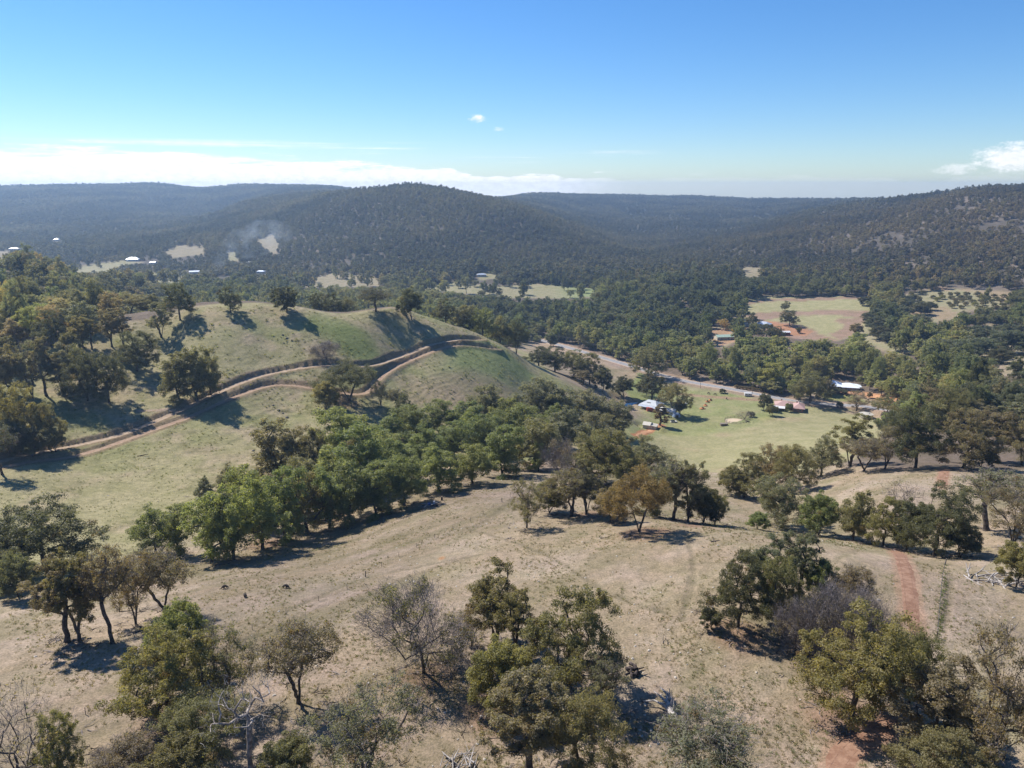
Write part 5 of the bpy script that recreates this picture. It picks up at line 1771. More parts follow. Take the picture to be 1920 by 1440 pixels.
def pink_house():
    h = empty('house', pad('pink_house'), R(-20))
    tag(h, 'house with faded pink tiled roof and white verandah roof in the farm paddock', 'house')
    MB().box(-9, 3, -4, 6, -0.6, 2.6).build('wall', M_WALL_BRICK, h)
    MB().box(3.003, 10, -7, 4, -0.6, 2.6).build('wall', M_WALL_BRICK, h)
    MB().hip(-10, 4.5, -4.9, 7, 2.6, 2.6).build('roof', M_PINK_TILE, h)
    MB().hip(2.2, 11.2, -8.2, 5.2, 2.64, 2.7).build('roof', M_PINK_TILE, h)
    MB().add([(-11,-9.5,2.2),(-2.4,-9.5,2.2),(-2.4,-4.2,2.75),(-11,-4.2,2.75),(-11,-9.5,2.32),(-2.4,-9.5,2.32),(-2.4,-4.2,2.87),(-11,-4.2,2.87)],
             [(0,3,2,1),(4,5,6,7),(0,1,5,4),(1,2,6,5),(2,3,7,6),(3,0,4,7)]).build('verandah_roof', M_WHITE, h)
    for x in (-10.6, -6.7, -2.8):
        MB().box(x - 0.06, x + 0.06, -9.3, -9.18, -0.5, 2.2).build('verandah_post', M_WHITE, h)
    for x in (-7, -4):
        window(h, x, -4, 0.8, 1.7, 1.2, 'S')
    for x in (4.8, 8.0):
        window(h, x, -7, 0.8, 1.7, 1.2, 'S')
    window(h, 10, -1.5, 0.8, 1.7, 1.2, 'E')
    door(h, -1.0, -4, 0.0, 'S')
    for x, y in ((-5, 3.0), (5.5, 1.0)):
        MB().box(x - 0.4, x + 0.4, y - 0.4, y + 0.4, 3.4, 6.0).build('chimney', M_WALL_BRICK, h)
pink_house()

def grey_house():
    h = empty('farmhouse', pad('grey_house'), R(-38))
    tag(h, 'farmhouse with grey white metal roof beside the blue dam', 'house')
    MB().box(-6, 6, -5, 5, -0.6, 2.8).build('wall', M_WALL_CREAM, h)
    MB().hip(-7, 7, -6, 6, 2.8, 2.6, 4.2).build('roof', M_GREY_ROOF, h)
    MB().add([(-7,-8.4,2.1),(7,-8.4,2.1),(7,-6,2.75),(-7,-6,2.75),(-7,-8.4,2.2),(7,-8.4,2.2),(7,-6,2.85),(-7,-6,2.85)],
             [(0,3,2,1),(4,5,6,7),(0,1,5,4),(1,2,6,5),(2,3,7,6),(3,0,4,7)]).build('verandah_roof', M_WHITE_ROOF, h)
    for x in (-6.7, -2.3, 2.3, 6.7):
        MB().box(x - 0.06, x + 0.06, -8.2, -8.08, -0.5, 2.1).build('verandah_post', M_WHITE, h)
    for x in (-3.5, 3.5):
        window(h, x, -5, 0.8, 1.6, 1.3, 'S')
    for y in (-2, 2):
        window(h, -6, y, 0.8, 1.5, 1.3, 'W')
    door(h, 0, -5, 0.0, 'S')
    MB().box(2.2, 3.0, 1.2, 2.0, 4.2, 6.2).build('chimney', M_WALL_BRICK, h)
    MB().box(-2.4, 0.6, -3.4, -1.6, 4.35, 4.42).build('solar_panel', M_DARK, h)
grey_house()

def red_annex():
    p = hit(1223.5, 771)
    z = gz(p[0], p[1])
    h = empty('red_container', (p[0], p[1], z), R(4))
    tag(h, 'long dark red painted container in front of the grey roofed farmhouse', 'container')
    MB().box(-4.2, 4.2, -1.5, 1.5, 0.15, 2.7).build('wall', M_RED_ROOF, h)
    MB().box(-4.3, 4.3, -1.6, 1.6, 2.703, 2.82).build('roof', M_RED_ROOF, h)
    for y in (-0.7, 0.7):
        o = MB().box(4.203, 4.27, y - 0.65, y + 0.65, 0.3, 2.5).build('door', M_RED_ROOF, h)
        MB().box(4.275, 4.32, y - 0.05, y + 0.05, 0.5, 2.3).build('lock_bar', M_STEEL, o)
    for x in (-3.8, 3.8):
        MB().box(x - 0.2, x + 0.2, -1.2, 1.2, -0.3, 0.147).build('skid', M_DARK, h)
red_annex()

def awning():
    h = empty('marquee', pad('tent'), R(-32))
    tag(h, 'white shed roof with peaked ends right of the red container', 'shed')
    MB().gable_wall(-5.5, 5.5, -3, 3, -0.4, 2.4, 1.5).build('wall', M_WALL_WHITE, h)
    MB().gable(-6, 6, -3.6, 3.6, 2.18, 1.8).build('roof', M_WHITE, h)
    MB().box(-1.6, 1.6, -3.06, -2.99, 0, 2.2).build('door', M_DARK, h)
    window(h, 3.6, -3, 0.9, 1.2, 0.9, 'S')
    p = hit(1268, 781)
    t = empty('dome_tent', (p[0], p[1], gz(p[0], p[1])), 0)
    tag(t, 'blue grey dome tent with dark opening at the end of the white shed', 'tent')
    vs, fs = [], []
    k, n_ = 12, 5
    for i in range(n_):
        e = i / (n_ - 1) * math.pi / 2 * 0.96
        for j in range(k):
            a = 2 * math.pi * j / k
            vs.append((3.0 * math.cos(e) * math.cos(a), 2.6 * math.cos(e) * math.sin(a), 3.0 * math.sin(e)))
    for i in range(n_ - 1):
        for j in range(k):
            fs.append((i * k + j, i * k + (j + 1) % k, (i + 1) * k + (j + 1) % k, (i + 1) * k + j))
    fs.append(tuple((n_ - 1) * k + j for j in range(k)))
    MB().add(vs, fs).build('canopy', painted('tent_cloth', (0.20, 0.26, 0.36), 0.7), t, True)
    MB().box(-0.9, 0.9, -2.72, -2.3, 0, 1.7).build('opening', M_DARK, t)
awning()

def small_shed():
    h = empty('shed', pad('shed'), R(-24))
    tag(h, 'small pale metal shed with lean-to below the farm', 'shed')
    MB().gable_wall(-4.2, 0.6, -3.2, 3.2, -0.5, 2.6, 1.2).build('wall', M_WALL_CREAM, h)
    MB().gable(-4.5, 0.8, -3.6, 3.6, 2.45, 1.36).build('roof', M_CREAM_ROOF, h)
    MB().box(0.603, 4.4, -2.8, 2.8, -0.5, 2.0).build('lean_to_wall', M_WALL_CREAM, h)
    MB().add([(0.9,-3.1,2.5),(4.8,-3.1,2.02),(4.8,3.1,2.02),(0.9,3.1,2.5),(0.9,-3.1,2.6),(4.8,-3.1,2.12),(4.8,3.1,2.12),(0.9,3.1,2.6)],
             [(0,3,2,1),(4,5,6,7),(0,1,5,4),(1,2,6,5),(2,3,7,6),(3,0,4,7)]).build('lean_to_roof', M_CREAM_ROOF, h)
    MB().box(-3.2, -0.6, -3.26, -3.18, -0.2, 2.2).build('door', M_STEEL, h)
    window(h, 2.5, -2.8, 0.8, 1.0, 0.8, 'S')
small_shed()

def tank():
    t = empty('water_tank', pad('tank'))
    tag(t, 'round cream water tank in the pale field', 'tank')
    k = 28
    MB().cyl(0, 0, -0.4, 2.9, 4.6, k=k).build('wall', M_TANK, t)
    MB().cyl(0, 0, 2.903, 3.5, 4.75, 0.5, k).build('roof', M_CREAM_ROOF, t)
    MB().cyl(1.6, -1.2, 3.2, 3.75, 0.4, k=10).build('hatch', M_STEEL, t)
    MB().bar((-4.75, 0, -0.2), (-4.75, 0, 2.8), 0.08).build('pipe', M_STEEL, t)
tank()

def simple_house(name, u, v, L, W_, hw, hr, roof, wall, rz, label, cat='house', hip=True, wins=2, padr=None):
    p = hit(u, v)
    z = gz(p[0], p[1])
    h = empty(name, (p[0], p[1], z), rz)
    tag(h, label, cat)
    if hip:
        MB().box(-L/2, L/2, -W_/2, W_/2, -1.5, hw).build('wall', wall, h)
        MB().hip(-L/2 - 0.6, L/2 + 0.6, -W_/2 - 0.6, W_/2 + 0.6, hw + 0.003, hr).build('roof', roof, h)
    else:
        MB().gable_wall(-L/2, L/2, -W_/2, W_/2, -1.5, hw, hr).build('wall', wall, h)
        MB().gable(-L/2 - 0.4, L/2 + 0.4, -W_/2 - 0.5, W_/2 + 0.5, hw - 0.12, hr + 0.24).build('roof', roof, h)
    for i in range(wins):
        window(h, -L/2 + L * (i + 0.7) / (wins + 0.6), -W_/2, 0.9, 1.6, 1.2, 'S')
    door(h, L * 0.38, -W_/2, 0.1, 'S')
    return h
simple_house('house', 1431, 612, 15, 9, 3.0, 2.4, M_WHITE_ROOF, M_WALL_CREAM, R(-40), 'white roofed house above the orchard driveway')
simple_house('shed', 1470.5, 628, 10, 6, 3.2, 0.9, M_WHITE, M_RED_ROOF, R(2), 'small orange red shed with a white roof by the orchard field', 'shed', False, 1)
simple_house('shed', 1357, 636, 18, 9, 3.2, 1.6, M_GREEN_ROOF, M_WALL_CREAM, R(8), 'pale green roofed shed near the autumn trees', 'shed', False, 2)
simple_house('house', 1394, 611, 14, 8, 2.8, 1.8, M_CREAM_ROOF, M_WALL_WHITE, R(10), 'pale house half hidden behind the golden tree')
simple_house('house', 250, 489, 22, 11, 3.4, 3.2, M_WHITE_ROOF, M_WALL_WHITE, R(8), 'large white roofed house in the far left paddocks')
simple_house('shed', 288, 495, 12, 8, 3.0, 1.5, M_WHITE_ROOF, M_WALL_CREAM, R(-15), 'small pale shed right of the far left white house', 'shed', False, 1)
simple_house('shed', 365, 513, 16, 9, 3.4, 1.6, M_WHITE_ROOF, M_WALL_WHITE, R(20), 'white shed beside the smoking paddock in the far valley', 'shed', False, 1)
simple_house('house', 490, 512, 14, 8, 3.0, 1.6, M_WHITE_ROOF, M_WALL_WHITE, R(-10), 'small white house right of the smoke in the far valley')
simple_house('house', 472, 495, 18, 9, 3.2, 1.8, M_GREY_ROOF, M_WALL_CREAM, R(12), 'grey roofed house among trees behind the smoke')
simple_house('house', 28, 469, 20, 10, 3.2, 2.6, M_CREAM_ROOF, M_WALL_WHITE, R(5), 'cream roofed house at the far left edge of the valley')
simple_house('house', 107, 451, 13, 8, 3.0, 2.2, M_WHITE_ROOF, M_WALL_WHITE, R(-8), 'little white house high on the far left slope')
simple_house('house', 903, 518, 15, 8, 3.0, 1.6, M_WHITE_ROOF, M_WALL_CREAM, R(6), 'white roofed house at the foot of the central hill')
simple_house('shed', 938, 520, 8, 6, 2.8, 1.2, M_WHITE_ROOF, M_WALL_CREAM, R(30), 'tiny white shed right of the house below the central hill', 'shed', False, 1)

def trailer(name, u, v, rz, label, cat='caravan'):
    p = hit(u, v)
    t = empty(name, (p[0], p[1], gz(p[0], p[1])), rz)
    tag(t, label, cat)
    MB().box(-3.0, 2.6, -1.15, 1.15, 0.55, 2.5).build('body', M_WHITE, t)
    MB().add([(-3.1,-1.2,2.503),(2.7,-1.2,2.503),(2.7,1.2,2.503),(-3.1,1.2,2.503),(-2.7,-0.95,2.75),(2.3,-0.95,2.75),(2.3,0.95,2.75),(-2.7,0.95,2.75)],
             [(0,3,2,1),(4,5,6,7),(0,1,5,4),(1,2,6,5),(2,3,7,6),(3,0,4,7)]).build('roof', M_WHITE, t)
    for x in (-1.5, 0.6):
        window(t, x, -1.15, 1.35, 1.0, 0.7, 'S')
    door(t, 1.9, -1.15, 0.6, 'S', 0.65, 1.75, M_WHITE)
    for y in (-1.0, 1.0):
        w = MB().bar((-0.3, y - 0.12, 0.36), (-0.3, y + 0.12, 0.36), 0.36, 14).build('wheel', M_RUBBER, t)
        MB().bar((-0.3, y - 0.13, 0.36), (-0.3, y + 0.13, 0.36), 0.18, 10).build('rim', M_STEEL, w)
    MB().bar((2.6, 0, 0.6), (4.2, 0, 0.5), 0.06).build('drawbar', M_DARK, t)
trailer('caravan', 1403, 743, R(-8), 'white caravan parked beside the valley road')
trailer('caravan', 1281, 762, R(-14), 'white and blue caravan right of the farmhouse tree')

def vehicle(u, v, rz, label, paint):
    p = hit(u, v)
    t = empty('parked_car', (p[0], p[1], gz(p[0], p[1])), rz)
    tag(t, label, 'car')
    MB().add([(-2.2,-0.9,0.45),(2.2,-0.9,0.45),(2.2,0.9,0.45),(-2.2,0.9,0.45),(-2.2,-0.9,1.0),(2.2,-0.88,0.9),(2.2,0.88,0.9),(-2.2,0.9,1.0)],
             [(0,3,2,1),(4,5,6,7),(0,1,5,4),(1,2,6,5),(2,3,7,6),(3,0,4,7)]).build('body', paint, t)
    MB().add([(-2.1,-0.85,1.0),(1.0,-0.85,0.95),(1.0,0.85,0.95),(-2.1,0.85,1.0),(-1.8,-0.7,1.62),(0.3,-0.7,1.62),(0.3,0.7,1.62),(-1.8,0.7,1.62)],
             [(0,3,2,1),(4,5,6,7),(0,1,5,4),(1,2,6,5),(2,3,7,6),(3,0,4,7)]).build('cabin', M_GLASS, t)
    for x in (-1.35, 1.35):
        for y in (-0.85, 0.85):
            MB().bar((x, y - 0.1, 0.34), (x, y + 0.1, 0.34), 0.34, 12).build('wheel', M_RUBBER, t)
vehicle(1263, 792, R(10), 'small pale car in the shade below the farmhouse', M_WHITE)
vehicle(986, 640, R(-25), 'white car at the upper end of the valley road', M_WHITE)
# ------------------------------------------------------------------ small things
def spot(u, v):
    p = hit(u, v)
    return (p[0], p[1], gz(p[0], p[1]))

def lump_mesh(name, seed, rx, ry, rz_, mat, rough=0.25, rings=6, seg=10):
    """irregular mound or stone"""
    r_ = random.Random(seed)
    vs, fs = [], []
    for i in range(rings + 1):
        e = -0.35 + (math.pi / 2 + 0.35) * i / rings
        for j in range(seg):
            a = 2 * math.pi * j / seg
            k = 1 + r_.uniform(-rough, rough)
            vs.append((rx * k * math.cos(e) * math.cos(a), ry * k * math.cos(e) * math.sin(a), rz_ * k * math.sin(e)))
    for i in range(rings):
        for j in range(seg):
            fs.append((i * seg + j, i * seg + (j + 1) % seg, (i + 1) * seg + (j + 1) % seg, (i + 1) * seg + j))
    fs.append(tuple(rings * seg + j for j in range(seg)))
    me = bpy.data.meshes.new(name)
    me.from_pydata(vs, [], fs)
    me.polygons.foreach_set('use_smooth', np.ones(len(me.polygons), dtype=bool))
    me.materials.append(mat)
    return me

# orange earth mounds in the green paddock, each with a dark tuft of weed
for i, (u, v, s, lab) in enumerate([(1317, 767, 2.2, 'nearest orange earth mound in the green farm paddock'), (1323, 761, 2.0, 'second orange earth mound in the green farm paddock'),
                                    (1327, 754, 1.9, 'third orange earth mound in the green farm paddock'), (1332, 751, 1.7, 'farthest orange earth mound in the green farm paddock')]):
    t = empty('earth_mound', spot(u, v), i * 1.3)
    tag(t, lab, 'mound', 'orange earth mounds')
    link('earth', lump_mesh('earth', 40 + i, s * 0.95, s * 0.75, s * 0.55, M_ORANGE_EARTH), t)
    o = link('weed_tuft', TREES['bush'][0].crown, t)
    o.color = (0.10, 0.06, 0.03, 1)
    o.scale = (0.17, 0.17, 0.10); o.location = (0.2, 0.15, s * 0.3)

# clipped tussocky shrubs along the road
for i in range(9):
    u = 1380 + i * 6.4; v = 727 + i * 0.95
    stand('roadside_shrub', 'bush', i, u, v + 1, v - rnd.uniform(4.5, 6.5), rnd.uniform(6.5, 8), (0.24, 0.20, 0.13), '%s rounded straw coloured shrub from the left in the roadside row' % ordinal(i), 'rounded shrubs in a row beside the road', cat='shrub')

def horse_yard():
    c = spot(1379, 790)
    t = empty('round_yard', c)
    tag(t, 'round sandy horse yard ringed by dark rails in the farm paddock', 'yard')
    k = 18
    R_ = 7.2
    MB().cyl(0, 0, -0.6, 0.08, R_ - 0.2, k=28).build('sand_floor', painted('yard_sand', (0.50, 0.40, 0.28), 0.95, 0.2, 2), t)
    for i in range(k):
        a = 2 * math.pi * i / k
        MB().cyl(R_ * math.cos(a), R_ * math.sin(a), -0.6, 1.75, 0.09, k=6).build('post', M_TIMBER, t)
        b = 2 * math.pi * (i + 1) / k
        for z in (0.55, 1.05, 1.55):
            MB().bar((R_ * math.cos(a), R_ * math.sin(a), z), (R_ * math.cos(b), R_ * math.sin(b), z), 0.07, 4).build('rail', M_TIMBER, t)
    p = spot(1357, 798)
    b = empty('feed_crate', p, R(6))
    tag(b, 'brown wooden crate left of the round horse yard', 'crate')
    MB().box(-2.4, 2.4, -1.2, 1.2, -0.2, 1.5).build('box', M_TIMBER, b)
    for x in (-2.2, -0.7, 0.7, 2.2):
        MB().box(x - 0.1, x + 0.1, -1.26, -1.203, -0.2, 1.55).build('batten', M_DOOR, b)
    MB().box(-2.5, 2.5, -1.3, 1.3, 1.503, 1.62).build('lid', M_TIMBER, b)
horse_yard()
stand('yard_shrub', 'dead', 1, 1396, 786, 772, 24, 'brown', 'bare brush heap at the right side of the round horse yard', 'leafless trees and shrubs', cat='shrub')

def junk_pile():
    c = spot(806, 950)
    t = empty('rubbish_heap', c, R(12))
    tag(t, 'heap of dark scrap timber, pipes and tyres at the edge of the creek grove', 'heap')
    r_ = random.Random(9)
    link('soil_mound', lump_mesh('soil_mound', 3, 2.6, 1.5, 0.5, M_ROCK, 0.3), t)
    for i in range(16):
        a = r_.uniform(0, 6.28); x, y = r_.uniform(-2.2, 2.2), r_.uniform(-1.2, 1.2); L = r_.uniform(0.7, 1.7); z = r_.uniform(0.2, 0.9)
        MB().bar((x - math.cos(a) * L, y - math.sin(a) * L * 0.6, z - 0.2), (x + math.cos(a) * L, y + math.sin(a) * L * 0.6, z + r_.uniform(0, 0.5)), r_.uniform(0.04, 0.12), 5).build('scrap_bar', r_.choice([M_TIMBER, M_DARK, M_STEEL, M_DEADWOOD, M_BURNT]), t)
    MB().box(-0.6, 0.2, -0.3, 0.5, 0.5, 1.1).build('drum', painted('blue_drum', (0.04, 0.10, 0.28), 0.5), t)
    MB().box(1.0, 1.6, 0.4, 0.9, 0.5, 1.3).build('white_crate', M_WHITE, t)
    for x, y in ((-1.8, 0.2), (1.9, -0.4)):
        MB().cyl(x, y, 0.1, 0.5, 0.42, 0.4, 14).build('tyre', M_RUBBER, t)
    p = spot(828.5, 938)
    s = empty('tree_stump', p)
    tag(s, 'dark tree stump beside the scrap heap', 'stump')
    MB().cyl(0, 0, -0.3, 1.1, 0.34, 0.26, 9).build('stump', M_BURNT, s)
    MB().cyl(0.02, 0, 1.103, 1.12, 0.2, 0.2, 9).build('cut_face', M_TIMBER, s)
junk_pile()

def fallen_tree():
    """bleached trunk with root plate and forked limbs, lying towards the lower right"""
    a_, b_ = Vector(spot(1266, 1364)), Vector(spot(1246, 1306))
    t = empty('fallen_tree', a_)
    tag(t, 'bleached fallen tree trunk with forked limbs and root plate', 'log')
    d = b_ - a_
    L = d.length
    f = d.normalized()
    side = Vector((f.y, -f.x, 0))
    up = Vector((0, 0, 1))
    def tube(pts_, r, nm, par, mat=M_DEADWOOD):
        P_ = np.array([tuple(p) for p in pts_]); rr = np.array(r)
        V, Fq = tubes([(P_, rr)], 9, 6)
        return link(nm, np_mesh(nm, V, Fq, [mat], True), par)
    trunk = tube([f * 0.0 + up * 0.5, f * (L * 0.25) + up * 0.55 + side * 0.15, f * (L * 0.5) + up * 0.5 - side * 0.1, f * (L * 0.72) + up * 0.6], (0.62, 0.52, 0.45, 0.34), 'trunk', t)
    tube([f * (L * 0.45) + up * 0.5, f * (L * 0.7) + up * 0.8 + side * 0.5, f * (L * 1.0) + up * 0.9 + side * 0.35], (0.3, 0.24, 0.08), 'limb', t)
    tube([f * (L * 0.35) + up * 0.5, f * (L * 0.55) + up * 0.7 - side * 0.7, f * (L * 0.72) + up * 0.8 - side * 1.9, f * (L * 0.75) + up * 0.5 - side * 3.4], (0.26, 0.2, 0.13, 0.05), 'limb', t)
    tube([f * (L * 0.6) + up * 0.6, f * (L * 0.8) + up * 1.0 - side * 0.9, f * (L * 0.95) + up * 1.2 - side * 1.7], (0.22, 0.15, 0.05), 'limb', t)
    tube([f * (L * 0.7) + up * 0.6, f * (L * 0.9) + up * 1.0 + side * 0.1, f * (L * 1.12) + up * 1.1 - side * 0.6], (0.28, 0.2, 0.06), 'limb', t)
    for q, h_ in ((0.3, 2.0), (0.5, 2.3), (0.68, 1.8)):
        tube([f * (L * q) + up * 0.6, f * (L * (q + 0.05)) + up * (0.6 + h_ * 0.5) + side * 0.3, f * (L * (q + 0.1)) + up * (0.6 + h_) + side * 0.25], (0.16, 0.12, 0.04), 'broken_branch', t)
    for i in range(7):
        an = i / 7 * 6.28
        o = side * math.cos(an) + up * math.sin(an)
        tube([f * 0.1 + up * 0.5, f * -0.5 + up * 0.6 + o * 0.8, f * -0.8 + up * 0.6 + o * 1.35], (0.3, 0.2, 0.05), 'root', t, M_BARK)
fallen_tree()

def log_heap(name, u, v, label, mat, seed, n_, L0, spread, rz=0.0, rad=0.16, cat='log', lift=0.25):
    r_ = random.Random(seed)
    t = empty(name, spot(u, v), rz)
    tag(t, label, cat)
    for i in range(n_):
        a = r_.gauss(0.3, 0.9); L = L0 * r_.uniform(0.4, 1.1)
        x, y = r_.uniform(-spread, spread), r_.uniform(-spread, spread) * 0.6
        z = r_.uniform(0.05, 0.55)
        pts_ = np.array([(x - math.cos(a) * L / 2, y - math.sin(a) * L / 2, z), (x, y, z + r_.uniform(0, lift)), (x + math.cos(a) * L / 2, y + math.sin(a) * L / 2, z + r_.uniform(0, 2 * lift))])
        rr = rad * r_.uniform(0.4, 1.2)
        V, Fq = tubes([(pts_, np.array([rr, rr * 0.8, rr * 0.35]))], 7, 6)
        o = link('log' if rr > rad * 0.7 else 'branch', np_mesh('log', V, Fq, [mat], True), t)
log_heap('burnt_log', 1178, 1264, 'charred forked log lying in the paddock right of the central clump', M_BURNT, 3, 9, 2.6, 1.3, 0.2, 0.26, lift=0.6)
log_heap('burnt_stump', 1196, 1266, 'short charred stump piece right of the forked charred log', M_BURNT, 4, 3, 1.1, 0.35, 0.0, 0.3)
log_heap('branch_heap', 862, 1432, 'heap of pale dead branches at the bottom edge left of the central clump', M_DEADWOOD, 6, 26, 3.2, 2.0, 0.5, 0.10)
log_heap('branch_heap', 1862, 1088, 'tangle of white fallen branches at the right edge by the fence line', M_DEADWOOD, 8, 44, 4.6, 4.2, -0.4, 0.13, lift=0.5)
log_heap('fallen_branch', 1284, 1362, 'small broken white branch beside the fallen trunk', M_DEADWOOD, 11, 4, 1.8, 0.6, -0.6, 0.09)
log_heap('fallen_branch', 1152, 980, 'dark fallen branch on the bare patch under the rust coloured tree', M_BARK, 12, 5, 2.6, 1.0, 0.1, 0.09)
log_heap('fallen_branch', 1338, 1015, 'short dark log on the crest', M_BARK, 13, 2, 2.4, 0.5, 0.0, 0.14)
log_heap('fallen_branch', 1245, 1202, 'thin dark stick lying alone in the right paddock', M_BARK, 14, 2, 2.2, 0.4, 0.2, 0.08)
log_heap('fallen_branch', 268, 855, 'single dark log on the slope below the lower hill track', M_BURNT, 15, 1, 4.0, 0.2, 0.0, 0.2)

def posts(name, px, spacing, label, h=1.15, wires=3, jitter=0.0, skip=0.0):
    """post and wire fence: every post a part, the wires strung between them"""
    line = path_from(px, 1.0)
    seg = np.hypot(*np.diff(line, axis=0).T)
    s = np.concatenate([[0], np.cumsum(seg)])
    t = empty(name, (line[0][0], line[0][1], gz(line[0][0], line[0][1])))
    tag(t, label, 'fence', 'post and wire fences')
    o0 = Vector(t.location)
    pp = MB().cyl(0, 0, -0.35, h, 0.055, 0.05, 6)
    me = bpy.data.meshes.new('post'); me.from_pydata(pp.v, [], pp.f); me.materials.append(M_TIMBER)
    big = MB().cyl(0, 0, -0.4, h * 1.15, 0.11, 0.10, 8)
    meb = bpy.data.meshes.new('strainer_post'); meb.from_pydata(big.v, [], big.f); meb.materials.append(M_TIMBER)
    P_ = []
    for q in np.arange(0, s[-1], spacing):
        x, y = np.interp(q, s, line[:, 0]), np.interp(q, s, line[:, 1])
        P_.append(Vector((x, y, gz(x, y))) - o0)
    for i, q in enumerate(P_):
        o = link('post', meb if i % 9 == 0 else me, t)
        o.location = q
        o.rotation_euler = (rnd.uniform(-0.06, 0.06), rnd.uniform(-0.06, 0.06), 0)
    for w in range(wires):
        z = h * (0.35 + 0.6 * w / max(1, wires - 1))
        m = MB()
        for a, b in zip(P_[:-1], P_[1:]):
            m.bar(a + Vector((0, 0, z)), b + Vector((0, 0, z)), 0.008, 3)
        m.build('wire', M_STEEL, t)
posts('fence', [(60,1390),(150,1345),(200,1320),(300,1270),(420,1205),(480,1178),(540,1150),(590,1130),(650,1105),(720,1060),(790,1022),(850,992),(900,968),(960,930)], 7.0, 'leaning post and wire fence running diagonally across the near paddock')
posts('fence', [(1772,1058),(1766,1090),(1762,1130),(1758,1175),(1755,1215)], 4.0, 'wire fence with weeds beside the red track')
posts('fence', [(1195,800),(1250,795),(1300,796),(1340,802),(1380,805),(1420,790)], 6.0, 'fence across the farm paddock below the horse yard')
posts('fence', [(1275,742),(1330,740),(1390,749),(1440,757)], 6.0, 'fence between the farm paddock and the valley road')

# weeds growing along the fence beside the red track
weed = []
for i in range(34):
    f = i / 33
    u, v = 1771 - 14 * f + rnd.uniform(-2, 2), 1060 + 150 * f
    weed.append((u, v))
wt = np.array([hit(u, v) for u, v in weed])

def power_line():
    poles = []
    spots = [(992, 632, 'far left power pole at the upper end of the valley road'), (1085, 654, 'second power pole along the valley road'), (1196, 684, 'third power pole by the roadside gum'), (1313, 728, 'fourth power pole above the farm paddock'), (1410, 741, 'right power pole beside the white caravan')]
    for u, v, lab in spots:
        c = spot(u, v)
        t = empty('power_pole', c, R(55))
        tag(t, lab, 'pole', 'power poles along the road')
        MB().cyl(0, 0, -0.5, 10.0, 0.17, 0.12, 8).build('pole', M_TIMBER, t)
        MB().box(-1.1, 1.1, -0.08, 0.08, 9.3, 9.5).build('crossarm', M_TIMBER, t)
        for x in (-0.95, -0.3, 0.95):
            MB().cyl(x, 0, 9.503, 9.72, 0.06, 0.05, 6).build('insulator', M_WHITE, t)
        poles.append(Vector(c))
    w = empty('power_lines', poles[0])
    tag(w, 'sagging power lines strung along the valley road', 'wires')
    for k in (-0.95, -0.3, 0.95):
        m = MB()
        off = Vector((math.cos(R(55)) * k, math.sin(R(55)) * k, 9.75))
        for a, b in zip(poles[:-1], poles[1:]):
            prev = None
            for i in range(9):
                f = i / 8
                p = a.lerp(b, f) + off - Vector((0, 0, 4 * f * (1 - f) * 1.6)) - poles[0]
                if prev is not None:
                    m.bar(prev, p, 0.016, 4)
                prev = p
        m.build('wire', M_DARK, w)
power_line()

def kangaroo(u, v, rz, label, s=1.0):
    """small dark grazing animal: hunched back, long tail, head down"""
    t = empty('kangaroo', spot(u, v), rz)
    t.scale = (s, s, s)
    tag(t, label, 'animal', 'dark animals grazing in the paddock')
    br = [(np.array([(-0.95, 0, 0.06), (-0.6, 0, 0.12), (-0.3, 0, 0.42), (0.0, 0, 0.62), (0.32, 0, 0.55), (0.52, 0, 0.40), (0.66, 0, 0.28), (0.80, 0, 0.16)]), np.array([0.03, 0.06, 0.20, 0.25, 0.19, 0.10, 0.095, 0.05]))]
    for y in (-0.13, 0.13):
        br.append((np.array([(-0.22, y, 0.45), (0.02, y * 1.2, 0.26), (-0.2, y * 1.25, 0.10), (0.12, y * 1.25, 0.03)]), np.array([0.15, 0.10, 0.05, 0.04])))
        br.append((np.array([(0.36, y * 0.8, 0.46), (0.42, y, 0.25), (0.48, y, 0.03)]), np.array([0.07, 0.05, 0.03])))
        br.append((np.array([(0.60, y * 0.4, 0.36), (0.58, y * 0.6, 0.46), (0.57, y * 0.7, 0.55)]), np.array([0.035, 0.04, 0.01])))
    V, Fq = tubes(br, 10, 7)
    m = TREES.setdefault('_fur', painted('dark_fur', (0.075, 0.06, 0.05), 0.95, 0.3, 4))
    link('body', np_mesh('body', V, Fq, [m], True), t)
kangaroo(421, 1104, 0.2, 'leftmost dark animal grazing in the lower paddock', 1.1)
kangaroo(460, 1120, 2.2, 'middle dark animal grazing in the lower paddock, nearest the trees', 1.1)
kangaroo(537, 1103, 3.0, 'rightmost dark animal grazing in the lower paddock', 1.15)

